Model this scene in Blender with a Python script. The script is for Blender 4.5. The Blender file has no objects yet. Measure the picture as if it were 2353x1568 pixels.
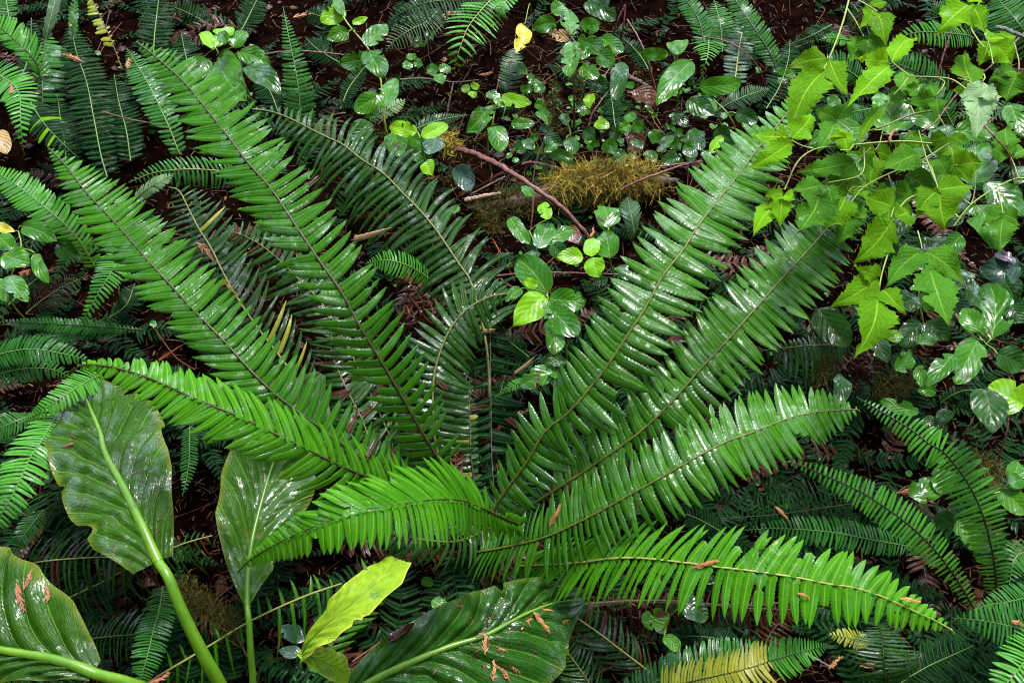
import bpy, math, random
import numpy as np
from mathutils import Vector

R = math.radians
rng = random.Random(7)
S = bpy.context.scene
COL = S.collection

# ------------------------------------------------------------------ camera
CAM_H, PITCH, HFOV = 1.9, R(52), R(58)
cam = bpy.data.cameras.new('camera')
cam.sensor_width = 36.0
cam.lens = 18.0 / math.tan(HFOV / 2)
cam.clip_start, cam.clip_end = 0.02, 500
camo = bpy.data.objects.new('camera', cam)
COL.objects.link(camo)
camo.location = (0, 0, CAM_H)
camo.rotation_euler = (R(90) - PITCH, 0, 0)
S.camera = camo

# ------------------------------------------------------------------ sky, sun, exposure
SUN_EL, SUN_ROT = R(62), R(22)      # sun_rotation measured clockwise from +Y
w = bpy.data.worlds.new('World')
S.world = w
w.use_nodes = True
nt = w.node_tree
nt.nodes.clear()
wo = nt.nodes.new('ShaderNodeOutputWorld')
bg = nt.nodes.new('ShaderNodeBackground')
sky = nt.nodes.new('ShaderNodeTexSky')
sky.sky_type = 'NISHITA'
sky.sun_disc = False
sky.sun_elevation = SUN_EL
sky.sun_rotation = SUN_ROT
# the sky is seen through a forest canopy: leafy masses with gaps between them
tc = nt.nodes.new('ShaderNodeTexCoord')
n1 = nt.nodes.new('ShaderNodeTexNoise')
n1.inputs['Scale'].default_value = 3.2
n1.inputs['Detail'].default_value = 6
n1.inputs['Roughness'].default_value = 0.62
rmp = nt.nodes.new('ShaderNodeValToRGB')
rmp.color_ramp.elements[0].position = 0.545
rmp.color_ramp.elements[1].position = 0.615
# the canopy is most open up the slope, beyond the ferns
dotn = nt.nodes.new('ShaderNodeVectorMath'); dotn.operation = 'DOT_PRODUCT'
dotn.inputs[1].default_value = (0.10, 0.62, 0.78)
opn = nt.nodes.new('ShaderNodeMath'); opn.operation = 'MULTIPLY_ADD'
opn.inputs[1].default_value = 0.21
nt.links.new(tc.outputs['Generated'], dotn.inputs[0])
nt.links.new(dotn.outputs['Value'], opn.inputs[0])
hsv = nt.nodes.new('ShaderNodeHueSaturation')
hsv.inputs['Saturation'].default_value = 0.6
mix = nt.nodes.new('ShaderNodeMix')
mix.data_type = 'RGBA'
mix.inputs['A'].default_value = (0.05, 0.09, 0.02, 1)
nt.links.new(tc.outputs['Generated'], n1.inputs['Vector'])
nt.links.new(n1.outputs['Fac'], opn.inputs[2])
nt.links.new(opn.outputs[0], rmp.inputs['Fac'])
nt.links.new(rmp.outputs['Color'], mix.inputs['Factor'])
nt.links.new(sky.outputs['Color'], hsv.inputs['Color'])
nt.links.new(hsv.outputs['Color'], mix.inputs['B'])
nt.links.new(mix.outputs['Result'], bg.inputs['Color'])
bg.inputs['Strength'].default_value = 0.15
nt.links.new(bg.outputs['Background'], wo.inputs['Surface'])

sl = bpy.data.lights.new('sun', 'SUN')
sl.energy = 1.5
sl.angle = R(16)
sl.color = (1.0, 0.97, 0.91)
so = bpy.data.objects.new('sun', sl)
COL.objects.link(so)
sd = Vector((math.sin(SUN_ROT) * math.cos(SUN_EL), math.cos(SUN_ROT) * math.cos(SUN_EL), math.sin(SUN_EL)))
so.rotation_euler = sd.to_track_quat('Z', 'Y').to_euler()

S.view_settings.view_transform = 'Standard'
S.view_settings.look = 'None'
S.view_settings.gamma = 1
S.view_settings.use_curve_mapping = False
S.view_settings.exposure = 2.15
S.render.engine = 'CYCLES'
S.cycles.use_denoising = True
S.cycles.max_bounces = 6
S.cycles.filter_width = 1.1
S.cycles.transparent_max_bounces = 4
S.cycles.caustics_reflective = False
S.cycles.caustics_refractive = False
S.cycles.sample_clamp_indirect = 4

# ------------------------------------------------------------------ photo point -> place
TH = math.tan(HFOV / 2)
CAMP = np.array([0, 0, CAM_H])
FWD = np.array([0, math.cos(PITCH), -math.sin(PITCH)])
UPV = np.array([0, math.sin(PITCH), math.cos(PITCH)])
ZUP = np.array([0, 0, 1.0])
def ray(u, v):
    return FWD + np.array([1.0, 0, 0]) * ((u - 1176) / 1176 * TH) - UPV * ((v - 784) / 1176 * TH)
def at(u, v, h):
    d = ray(u, v)
    return CAMP + d * ((h - CAM_H) / d[2])
def pxs(p):
    return float(np.dot(np.asarray(p) - CAMP, FWD)) * TH / 1176
def nrm(a):
    return a / (np.linalg.norm(a) + 1e-12)
def ground_z(x, y):
    return (0.022 * np.sin(2.1 * x + 1.3 * y) + 0.018 * np.sin(3.7 * y - 1.9 * x + 1.0) + 0.01 * np.sin(7 * x + 5 * y)
            + 0.05 * np.clip(np.hypot(x, y - 1.5) - 3.5, 0, 60)) - 0.03

# ------------------------------------------------------------------ mesh collecting
class MB:
    def __init__(s):
        s.v, s.f, s.uv, s.r, s.n = [], [], [], [], 0
    def grid(s, P, U, V, rnd=0.5, drop=None):
        nu, nv = P.shape[:2]
        s.v.append(P.reshape(-1, 3))
        s.uv.append(np.stack([np.broadcast_to(U, (nu, nv)).ravel(), np.broadcast_to(V, (nu, nv)).ravel()], 1))
        s.r.append(np.full(nu * nv, rnd))
        i = np.arange(nu - 1)[:, None] * nv + np.arange(nv - 1)[None]
        q = np.stack([i, i + 1, i + nv + 1, i + nv], -1)
        if drop is not None:
            q = q[~drop]
        s.f.append(q.reshape(-1, 4) + s.n)
        s.n += nu * nv
    def tube(s, C, rad, sides=6, rnd=0.5):
        C = np.asarray(C, float)
        rad = np.broadcast_to(np.asarray(rad, float), (len(C),))
        T = np.gradient(C, axis=0)
        T /= np.linalg.norm(T, axis=1)[:, None] + 1e-12
        a = np.array([0.31, 0.22, 0.92])
        A = np.cross(T, a); A /= np.linalg.norm(A, axis=1)[:, None] + 1e-12
        B = np.cross(T, A)
        th = np.linspace(0, 2 * math.pi, sides + 1)
        P = C[:, None] + rad[:, None, None] * (A[:, None] * np.cos(th)[None, :, None] + B[:, None] * np.sin(th)[None, :, None])
        s.grid(P, np.linspace(0, 1, len(C))[:, None], np.linspace(-1, 1, sides + 1)[None], rnd)
    def build(s, name, m, parent=None, org=(0, 0, 0)):
        v = np.concatenate(s.v) - np.asarray(org)
        f = np.concatenate(s.f)
        me = bpy.data.meshes.new(name)
        me.vertices.add(len(v)); me.vertices.foreach_set('co', v.ravel().astype(np.float32))
        me.loops.add(len(f) * 4); me.loops.foreach_set('vertex_index', f.ravel().astype(np.int32))
        me.polygons.add(len(f))
        me.polygons.foreach_set('loop_start', (np.arange(len(f)) * 4).astype(np.int32))
        me.polygons.foreach_set('use_smooth', np.ones(len(f), bool))
        me.update(calc_edges=True)
        uv = np.concatenate(s.uv)[f.ravel()]
        ul = me.uv_layers.new(name='UVMap'); ul.data.foreach_set('uv', uv.ravel().astype(np.float32))
        at_ = me.attributes.new('rnd', 'FLOAT', 'POINT'); at_.data.foreach_set('value', np.concatenate(s.r).astype(np.float32))
        me.validate()
        me.materials.append(m)
        o = bpy.data.objects.new(name, me)
        COL.objects.link(o)
        if parent is not None:
            o.parent = parent
        return o

def tag(o, label=None, cat=None, group=None, kind=None):
    for k, x in (('label', label), ('category', cat), ('group', group), ('kind', kind)):
        if x: o[k] = x
    return o
def thing(name, loc, label, cat, group=None):
    o = bpy.data.objects.new(name, None)
    o.empty_display_size = 0.05
    COL.objects.link(o)
    o.location = tuple(loc)
    return tag(o, label, cat, group)

def spline(pts, n):
    """Catmull-Rom through pts, n points evenly spaced by length."""
    p = np.asarray(pts, float)
    if len(p) == 2:
        return p[0] + (p[1] - p[0]) * np.linspace(0, 1, n)[:, None]
    q = np.vstack([2 * p[0] - p[1], p, 2 * p[-1] - p[-2]])
    out = []
    t = np.linspace(0, 1, 16, endpoint=False)[:, None]
    for i in range(1, len(q) - 2):
        a, b, c, d = q[i - 1], q[i], q[i + 1], q[i + 2]
        out.append(0.5 * (2 * b + (c - a) * t + (2 * a - 5 * b + 4 * c - d) * t ** 2 + (3 * b - a - 3 * c + d) * t ** 3))
    out = np.vstack(out + [p[-1:]])
    L = np.r_[0, np.cumsum(np.linalg.norm(np.diff(out, axis=0), axis=1))]
    x = np.linspace(0, L[-1], n)
    return np.stack([np.interp(x, L, out[:, k]) for k in range(3)], 1)

def path3(pts, hs):
    """2-D photo points base->tip plus heights (base, middle, tip)."""
    d = np.r_[0, np.cumsum([math.dist(a[:2], b[:2]) for a, b in zip(pts, pts[1:])])]
    d = d / d[-1]
    h = np.interp(d, np.linspace(0, 1, len(hs)), hs)
    if len(hs) == 3:
        a, m, b = hs
        h = a * (1 - d) * (1 - 2 * d) + 4 * m * d * (1 - d) + b * d * (2 * d - 1)
    return [at(p[0], p[1], max(hh, 0.012)) for p, hh in zip(pts, h)]

# ------------------------------------------------------------------ materials
def node(nt, t, **kw):
    n = nt.nodes.new('ShaderNode' + t)
    for k, x in kw.items():
        n.inputs[k.replace('_', ' ')].default_value = x
    return n
def math_n(nt, op, a, b=None):
    n = nt.nodes.new('ShaderNodeMath'); n.operation = op
    for i, x in enumerate((a, b)):
        if x is None: continue
        if isinstance(x, (int, float)): n.inputs[i].default_value = x
        else: nt.links.new(x, n.inputs[i])
    return n.outputs[0]
def mixc(nt, f, a, b):
    n = nt.nodes.new('ShaderNodeMix'); n.data_type = 'RGBA'
    for s, x in (('Factor', f), ('A', a), ('B', b)):
        if isinstance(x, (int, float)): n.inputs[s].default_value = x
        elif isinstance(x, tuple): n.inputs[s].default_value = (*x, 1)
        else: nt.links.new(x, n.inputs[s])
    return n.outputs['Result']
def ramp(nt, f, a, b):
    n = nt.nodes.new('ShaderNodeMapRange')
    n.inputs['From Min'].default_value = a; n.inputs['From Max'].default_value = b
    nt.links.new(f, n.inputs['Value'])
    return n.outputs['Result']

def leaf_mat(name, c1, c2, vein=None, rough=0.32, trans=0.18, tcol=None, veins=18.0, lean=0.6, bump=0.25, spot=None,
             midw=0.07, rim=None, wet=0.5, nscale=9.0, sidev=0.3, mott=1.3, spec=0.5, wscale=24.0, big=0, spotat=0.66, spotsc=26.0):
    """c1/c2: darker and lighter leaf colour; vein: midrib colour; spot: colour of blemishes; rim: colour of the margin."""
    m = bpy.data.materials.new(name); m.use_nodes = True
    nt = m.node_tree; nt.nodes.clear()
    out = node(nt, 'OutputMaterial'); bs = node(nt, 'BsdfPrincipled')
    uv = nt.nodes.new('ShaderNodeUVMap'); sep = node(nt, 'SeparateXYZ')
    nt.links.new(uv.outputs[0], sep.inputs[0])
    u, v = sep.outputs[0], sep.outputs[1]
    av = math_n(nt, 'ABSOLUTE', v)
    at_ = nt.nodes.new('ShaderNodeAttribute'); at_.attribute_name = 'rnd'
    geo = nt.nodes.new('ShaderNodeNewGeometry')
    no = node(nt, 'TexNoise', Scale=nscale, Detail=5.0, Roughness=0.6)
    nt.links.new(geo.outputs['Position'], no.inputs['Vector'])
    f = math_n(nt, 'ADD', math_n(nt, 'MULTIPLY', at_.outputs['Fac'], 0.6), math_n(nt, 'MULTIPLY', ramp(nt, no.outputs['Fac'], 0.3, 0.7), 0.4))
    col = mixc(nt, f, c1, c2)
    n2 = node(nt, 'TexNoise', Scale=70.0, Detail=4.0)
    nt.links.new(geo.outputs['Position'], n2.inputs['Vector'])
    # fine mottling
    col = mixc(nt, math_n(nt, 'MULTIPLY', ramp(nt, n2.outputs['Fac'], 0.45, 0.75), 0.35), col, tuple(0.55 * x for x in c1))
    # side veins run outwards and towards the tip
    ph = math_n(nt, 'SUBTRACT', u, math_n(nt, 'MULTIPLY', av, lean / 6.0))
    wv = math_n(nt, 'SINE', math_n(nt, 'MULTIPLY', ph, veins * 6.283))
    wv01 = ramp(nt, wv, 0.55, 1.0)
    if vein:
        side = math_n(nt, 'MULTIPLY', wv01, sidev)
        mid = math_n(nt, 'SUBTRACT', 1.0, ramp(nt, av, midw * 0.5, midw * 1.6))
        col = mixc(nt, math_n(nt, 'MAXIMUM', side, mid), col, vein)
    if rim:
        col = mixc(nt, math_n(nt, 'MULTIPLY', ramp(nt, math_n(nt, 'ADD', av, math_n(nt, 'MULTIPLY', no.outputs['Fac'], 0.25)), 0.98, 1.16), 0.8), col, rim)
    if spot:
        n3 = node(nt, 'TexNoise', Scale=spotsc, Detail=3.0)
        nt.links.new(geo.outputs['Position'], n3.inputs['Vector'])
        col = mixc(nt, ramp(nt, n3.outputs['Fac'], spotat, spotat + .06), col, spot)
    bigb = None
    if big:                                               # impressed side veins of a big ribbed leaf, with fine parallel veins between
        cv = math_n(nt, 'SUBTRACT', math_n(nt, 'MULTIPLY', math_n(nt, 'POWER', av, 0.8), 0.34), math_n(nt, 'MULTIPLY', math_n(nt, 'MULTIPLY', av, av), 0.05))
        phb = math_n(nt, 'MULTIPLY', math_n(nt, 'ADD', u, cv), big)
        wob = math_n(nt, 'MULTIPLY', math_n(nt, 'SINE', math_n(nt, 'ADD', math_n(nt, 'MULTIPLY', u, 3.0), v)), 0.35)
        frb = math_n(nt, 'ABSOLUTE', math_n(nt, 'SUBTRACT', math_n(nt, 'FRACT', math_n(nt, 'ADD', phb, wob)), 0.5))
        main = ramp(nt, frb, 0.455, 0.495)
        fine = math_n(nt, 'SINE', math_n(nt, 'MULTIPLY', math_n(nt, 'ADD', phb, math_n(nt, 'MULTIPLY', n2.outputs['Fac'], 0.12)), 6.283 * 6))
        cross = math_n(nt, 'SINE', math_n(nt, 'MULTIPLY', math_n(nt, 'ADD', av, math_n(nt, 'MULTIPLY', n2.outputs['Fac'], 0.12)), 6.283 * 9))
        col = mixc(nt, math_n(nt, 'MULTIPLY', main, 0.5), col, vein)
        col = mixc(nt, math_n(nt, 'MULTIPLY', ramp(nt, fine, 0.7, 1.0), 0.16), col, vein)
        nb = node(nt, 'TexNoise', Scale=42.0, Detail=2.0)
        nt.links.new(geo.outputs['Position'], nb.inputs['Vector'])
        bigb = math_n(nt, 'ADD', math_n(nt, 'MULTIPLY', main, -1.6), math_n(nt, 'ADD', math_n(nt, 'MULTIPLY', math_n(nt, 'MULTIPLY', fine, cross), 0.10), math_n(nt, 'MULTIPLY', nb.outputs['Fac'], 1.6)))
    nt.links.new(col, bs.inputs['Base Color'])
    # rain-wet film in patches: sharper and stronger gloss there, a dull bloom elsewhere
    n4 = node(nt, 'TexNoise', Scale=wscale, Detail=6.0, Roughness=0.7)
    nt.links.new(geo.outputs['Position'], n4.inputs['Vector'])
    wetm = ramp(nt, n4.outputs['Fac'], 0.62 - 0.22 * wet, 0.72 - 0.22 * wet)
    rr = mixc(nt, wetm, (min(1, rough * 1.5),) * 3, (rough * 0.5,) * 3)
    nt.links.new(rr, bs.inputs['Roughness'])
    nt.links.new(mixc(nt, wetm, (spec * 0.15,) * 3, (min(1, spec * 1.35),) * 3), bs.inputs['Specular IOR Level'])
    bp = node(nt, 'Bump', Strength=bump, Distance=0.004)
    hgt = math_n(nt, 'ADD', math_n(nt, 'MULTIPLY', wv, -0.35), math_n(nt, 'MULTIPLY', n2.outputs['Fac'], mott))
    if bigb is not None: hgt = math_n(nt, 'ADD', math_n(nt, 'MULTIPLY', n2.outputs['Fac'], .4), bigb)
    nt.links.new(hgt, bp.inputs['Height'])
    nt.links.new(bp.outputs['Normal'], bs.inputs['Normal'])
    if trans:
        tr = node(nt, 'BsdfTranslucent')
        tcx = tcol or tuple(min(1, x * 1.6) for x in c2)
        nt.links.new(mixc(nt, 0.6, col, tcx), tr.inputs['Color'])
        nt.links.new(bp.outputs['Normal'], tr.inputs['Normal'])
        ms = node(nt, 'MixShader', Fac=trans)
        nt.links.new(bs.outputs[0], ms.inputs[1]); nt.links.new(tr.outputs[0], ms.inputs[2])
        nt.links.new(ms.outputs[0], out.inputs[0])
    else:
        nt.links.new(bs.outputs[0], out.inputs[0])
    return m

def plain_mat(name, c1, c2, rough=0.6, scale=40.0, bump=0.4, dist=0.004, rnd=0.0, spec=0.4):
    m = bpy.data.materials.new(name); m.use_nodes = True
    nt = m.node_tree
    bs = nt.nodes['Principled BSDF']
    geo = nt.nodes.new('ShaderNodeNewGeometry')
    no = node(nt, 'TexNoise', Scale=scale, Detail=8.0, Roughness=0.65)
    nt.links.new(geo.outputs['Position'], no.inputs['Vector'])
    f = ramp(nt, no.outputs['Fac'], 0.35, 0.68)
    if rnd:
        at_ = nt.nodes.new('ShaderNodeAttribute'); at_.attribute_name = 'rnd'
        f = math_n(nt, 'ADD', math_n(nt, 'MULTIPLY', f, 1 - rnd), math_n(nt, 'MULTIPLY', at_.outputs['Fac'], rnd))
    nt.links.new(mixc(nt, f, c1, c2), bs.inputs['Base Color'])
    bs.inputs['Roughness'].default_value = rough
    bs.inputs['Specular IOR Level'].default_value = spec
    bp = node(nt, 'Bump', Strength=bump, Distance=dist)
    nt.links.new(no.outputs['Fac'], bp.inputs['Height'])
    nt.links.new(bp.outputs['Normal'], bs.inputs['Normal'])
    return m

M = {}
def fern(n, c1, c2, v, r, t, tc_, **k):
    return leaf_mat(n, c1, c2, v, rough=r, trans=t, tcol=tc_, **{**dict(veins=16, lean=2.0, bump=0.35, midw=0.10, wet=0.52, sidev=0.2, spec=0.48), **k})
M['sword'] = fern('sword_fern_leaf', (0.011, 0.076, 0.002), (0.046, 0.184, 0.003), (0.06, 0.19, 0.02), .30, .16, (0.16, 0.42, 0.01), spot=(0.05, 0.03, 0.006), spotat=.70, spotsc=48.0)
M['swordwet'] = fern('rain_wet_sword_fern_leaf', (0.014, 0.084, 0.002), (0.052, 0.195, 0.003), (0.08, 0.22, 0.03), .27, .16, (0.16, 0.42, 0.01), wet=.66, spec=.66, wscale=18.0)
M['swordlit'] = fern('lit_young_sword_fern_leaf', (0.020, 0.128, 0.003), (0.068, 0.275, 0.005), (0.14, 0.31, 0.02), .32, .22, (0.30, 0.60, 0.01), spot=(0.10, 0.08, 0.01), spotat=.72, spotsc=48.0)  # brightness of the lit young fronds put into the leaf colour
M['sworddark'] = fern('dark_sword_fern_leaf', (0.005, 0.026, 0.002), (0.016, 0.070, 0.003), (0.04, 0.10, 0.02), .17, .12, (0.10, 0.24, 0.01), spec=.7)  # darker copy of the sword fern leaf
dv = dict(veins=10, lean=1.2, bump=0.25, spec=.45)
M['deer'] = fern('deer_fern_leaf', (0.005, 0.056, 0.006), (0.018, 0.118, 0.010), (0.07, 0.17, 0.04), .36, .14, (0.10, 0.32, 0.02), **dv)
M['deerlit'] = fern('bright_deer_fern_leaf', (0.016, 0.128, 0.010), (0.052, 0.245, 0.016), (0.13, 0.28, 0.05), .38, .22, (0.24, 0.52, 0.02), **dv)  # light green fronds, and lit ones with their light put into the colour
M['deerdark'] = fern('shaded_deer_fern_leaf', (0.0012, 0.008, 0.002), (0.004, 0.025, 0.005), (0.03, 0.08, 0.025), .38, .08, (0.03, 0.11, 0.01), **{**dv, 'spec': .08})  # shade of the low ferns put into the leaf colour
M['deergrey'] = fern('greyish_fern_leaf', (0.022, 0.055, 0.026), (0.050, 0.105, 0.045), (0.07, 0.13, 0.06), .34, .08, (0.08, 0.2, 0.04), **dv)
M['deeryellow'] = fern('yellowing_fern_leaf', (0.11, 0.15, 0.010), (0.30, 0.30, 0.030), (0.36, 0.35, 0.05), .42, .2, (0.5, 0.5, 0.03), spot=(0.10, 0.04, 0.015), **dv)
M['fernbrown'] = fern('dead_fern_leaf', (0.014, 0.004, 0.002), (0.066, 0.019, 0.007), (0.10, 0.04, 0.02), .32, .08, (0.2, .06, .02), **dv)
def broad(n, c1, c2, v, r, t, tc_, **k):
    return leaf_mat(n, c1, c2, v, rough=r, trans=t, tcol=tc_, **{**dict(veins=5.5, lean=2.6, bump=0.22, midw=0.03, wet=0.55, sidev=0.12, mott=.7, spec=.65), **k})
M['salal'] = broad('salal_leaf', (0.013, 0.080, 0.003), (0.042, 0.165, 0.004), (0.12, 0.22, 0.04), .20, .16, (0.18, 0.42, 0.01), spot=(0.05, 0.03, 0.01))
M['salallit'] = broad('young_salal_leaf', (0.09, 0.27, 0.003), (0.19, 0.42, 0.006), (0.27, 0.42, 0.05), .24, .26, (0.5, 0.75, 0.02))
M['salaldark'] = broad('dark_salal_leaf', (0.007, 0.034, 0.004), (0.018, 0.074, 0.006), (0.04, 0.09, 0.02), .17, .08, (0.08, 0.2, 0.01))  # darker copy of the salal leaf
M['salalgrey'] = broad('bluish_salal_leaf', (0.016, 0.05, 0.030), (0.036, 0.085, 0.048), (0.07, 0.12, 0.08), .19, .06, (0.06, .15, .06))
M['yellowleaf'] = broad('yellowed_leaf', (0.30, 0.36, 0.02), (0.55, 0.46, 0.05), (0.5, 0.45, 0.1), .36, .22, (0.7, 0.6, 0.05), spot=(0.16, 0.06, 0.02))
M['brownleaf'] = broad('dead_brown_leaf', (0.045, 0.014, 0.005), (0.11, 0.034, 0.010), (0.05, 0.02, 0.01), .45, .06, (.2, .06, .01), bump=.5)
M['tanleaf'] = broad('dry_tan_leaf', (0.20, 0.12, 0.05), (0.38, 0.25, 0.10), (0.3, 0.2, 0.1), .5, .1, (.4, .25, .1), bump=.5)
M['purpleleaf'] = broad('purple_leaf', (0.03, 0.014, 0.035), (0.07, 0.04, 0.075), (0.1, 0.06, 0.1), .35, .05, (.2, .1, .2))
bk = dict(veins=8, lean=2.4, bump=0.22, midw=0.035, wet=0.15, sidev=.16, spec=.35)
M['berry'] = broad('salmonberry_leaf', (0.042, 0.140, 0.002), (0.085, 0.222, 0.003), (0.20, 0.34, 0.02), .50, .30, (0.40, 0.62, 0.005), spot=(0.13, 0.11, 0.02), **bk)
M['berrylit'] = broad('bright_salmonberry_leaf', (0.068, 0.220, 0.003), (0.130, 0.32, 0.005), (0.30, 0.45, 0.03), .5, .32, (0.52, 0.75, 0.005), **bk)  # young lime leaves, and lit ones with the light put into the colour
M['berrydark'] = broad('shaded_salmonberry_leaf', (0.024, 0.105, 0.005), (0.058, 0.180, 0.008), (0.12, 0.24, 0.02), .45, .2, (0.26, 0.45, 0.005), **bk)  # darker copy with the shade put into the leaf colour
M['berrypale'] = broad('pale_leaf_underside', (0.16, 0.28, 0.13), (0.24, 0.36, 0.16), (0.28, 0.4, 0.2), .6, .2, (.3, .5, .2), **bk)
sk_ = dict(big=9.0, veins=0.01, lean=0, wscale=11.0, bump=0.5, midw=0.02, mott=1.3, sidev=0, spec=.45)
M['skunk'] = broad('skunk_cabbage_leaf', (0.007, 0.032, 0.002), (0.023, 0.076, 0.003), (0.12, 0.26, 0.02), .24, .12, (0.16, 0.36, 0.01), rim=(0.10, 0.12, 0.01), spot=(0.045, 0.06, 0.008), **{**sk_, 'wet': .6})
M['skunklit'] = broad('yellowing_skunk_cabbage_leaf', (0.10, 0.22, 0.008), (0.24, 0.37, 0.016), (0.32, 0.44, 0.06), .28, .22, (0.5, 0.6, 0.03), rim=(0.5, 0.42, 0.06), spot=(0.10, 0.17, 0.02), **{**sk_, 'wet': .4})
M['skunkdark'] = broad('dark_skunk_cabbage_leaf', (0.004, 0.024, 0.002), (0.012, 0.056, 0.004), (0.10, 0.22, 0.02), .20, .08, (0.1, 0.24, 0.01), rim=(0.06, 0.08, 0.01), spot=(0.03, 0.04, 0.008), **{**sk_, 'wet': .6})
M['petiole'] = plain_mat('skunk_cabbage_petiole', (0.050, 0.135, 0.005), (0.105, 0.22, 0.009), rough=0.30, scale=14, bump=0.15)
M['petioledark'] = plain_mat('dark_petiole', (0.035, 0.10, 0.006), (0.07, 0.15, 0.010), rough=0.30, scale=14, bump=0.15)
M['rachis'] = plain_mat('olive_fern_stalk', (0.045, 0.046, 0.006), (0.115, 0.125, 0.014), rough=0.45, scale=60, bump=0.5)
M['rachisbrown'] = plain_mat('dark_olive_fern_stalk', (0.018, 0.013, 0.004), (0.060, 0.050, 0.010), rough=0.45, scale=60, bump=0.5)
M['rachislit'] = plain_mat('straw_fern_stalk', (0.18, 0.17, 0.03), (0.30, 0.28, 0.07), rough=0.45, scale=60, bump=0.4)
M['rachisgreen'] = plain_mat('green_fern_stalk', (0.06, 0.13, 0.02), (0.11, 0.20, 0.035), rough=0.45, scale=60, bump=0.4)
M['rachisdark'] = plain_mat('blackish_fern_stalk', (0.010, 0.006, 0.004), (0.028, 0.016, 0.010), rough=0.35, scale=60, bump=0.4)
M['twigred'] = plain_mat('red_brown_bark', (0.050, 0.012, 0.009), (0.19, 0.055, 0.038), rough=0.40, scale=70, bump=0.6)
M['twigbrown'] = plain_mat('brown_bark', (0.030, 0.016, 0.009), (0.11, 0.055, 0.026), rough=0.55, scale=70, bump=0.6)
M['twigtan'] = plain_mat('pale_dead_wood', (0.20, 0.12, 0.075), (0.36, 0.24, 0.16), rough=0.6, scale=60, bump=0.6)
M['twiggrey'] = plain_mat('grey_lichened_bark', (0.05, 0.045, 0.05), (0.20, 0.18, 0.19), rough=0.7, scale=90, bump=0.8)
M['stemgreen'] = plain_mat('green_stem', (0.12, 0.17, 0.015), (0.22, 0.27, 0.035), rough=0.4, scale=40, bump=0.2)
M['cedar'] = plain_mat('shed_cedar_sprig', (0.20, 0.060, 0.016), (0.46, 0.19, 0.06), rough=0.5, scale=50, bump=0.5, rnd=0.5)
M['cedarred'] = plain_mat('reddish_cedar_sprig', (0.16, 0.04, 0.014), (0.34, 0.11, 0.045), rough=0.5, scale=50, bump=0.5, rnd=0.5)
M['litter'] = plain_mat('needle_litter', (0.003, 0.0012, 0.0008), (0.20, 0.062, 0.018), rough=0.5, scale=30, bump=0.2, rnd=0.85, spec=.15)
M['moss'] = plain_mat('feather_moss', (0.070, 0.058, 0.009), (0.46, 0.335, 0.058), rough=0.8, scale=25, bump=0.1, rnd=0.6, spec=0.1)
M['mossgreen'] = plain_mat('green_moss', (0.018, 0.017, 0.004), (0.10, 0.085, 0.014), rough=0.8, scale=25, bump=0.1, rnd=0.6, spec=0.1)
M['soil'] = plain_mat('dark_forest_soil', (0.0008, 0.0004, 0.0003), (0.009, 0.0036, 0.0020), rough=0.8, scale=22, bump=1.0, dist=0.03, spec=.0)

# ------------------------------------------------------------------ builders
def interp3(a, t):
    """a number, or values spread evenly from base to tip"""
    if isinstance(a, (int, float)): return float(a)
    return float(np.interp(t, np.linspace(0, 1, len(a)), a))

def add_pinna(mb, p0, d, T, N, L, wd, falc, droop, twist, ns, tooth, rnd, cup=0.22, prof='sword', hurt=0.5):
    s = np.linspace(0, 1, ns + 1)
    tdir = nrm(T - d * np.dot(T, d))
    C = p0 + L * (s[:, None] * d + (falc * s ** 2)[:, None] * tdir - (droop * s ** 2)[:, None] * N)
    D = np.gradient(C, axis=0); D /= np.linalg.norm(D, axis=1)[:, None] + 1e-12
    W = np.cross(np.broadcast_to(N, D.shape), D); W /= np.linalg.norm(W, axis=1)[:, None] + 1e-12
    if np.dot(W[0], T) < 0: W = -W                       # v = +1 faces the frond's tip
    NN = np.cross(D, W)
    if np.dot(NN[0], N) < 0: NN = -NN
    ct, st = math.cos(twist), math.sin(twist)
    W, NN = W * ct + NN * st, NN * ct - W * st
    if prof == 'sword':
        hw = np.interp(s, [0, .03, .09, .30, .58, .80, .93, 1], [.30, .75, 1, .96, .86, .58, .26, .0])
    elif prof == 'thin':
        hw = np.interp(s, [0, .05, .3, .6, .85, 1], [.35, .8, 1, .8, .45, .0])
    else:
        hw = np.interp(s, [0, .06, .3, .7, .88, .97, 1], [.95, .85, .95, .85, .6, .28, .0])
    hw = hw * wd
    if tooth:
        hw = hw * (1 + tooth * np.where(np.arange(ns + 1) % 2 == 0, -1, 1) * np.interp(s, [0, .1, 1], [0, 1, 1]))
    if prof == 'sword' and hurt > .955:                   # torn off short
        hw = np.where(s > .4 + 10 * (hurt - .955), 0, hw)
    elif prof == 'sword' and hurt < .07:                  # nibbled
        hw = hw * (1 - .6 * np.exp(-((s - (.2 + 9 * hurt)) / .06) ** 2))
    v = np.array([-1, -.55, 0, .55, 1.0])
    off = hw[:, None] * v[None]
    if prof == 'sword':                                   # ear at the base on the tipward side
        off[:, 4] *= 1 + 0.45 * np.exp(-((s - .06) / .045) ** 2)
    z = np.array([-cup, .02, -.16, .02, -cup])[None] * hw[:, None] * np.interp(s, [0, .06, 1], [.3, 1, 1])[:, None]
    P = C[:, None] + W[:, None] * off[..., None] + NN[:, None] * z[..., None]
    mb.grid(P, s[:, None], v[None], rnd)

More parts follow.
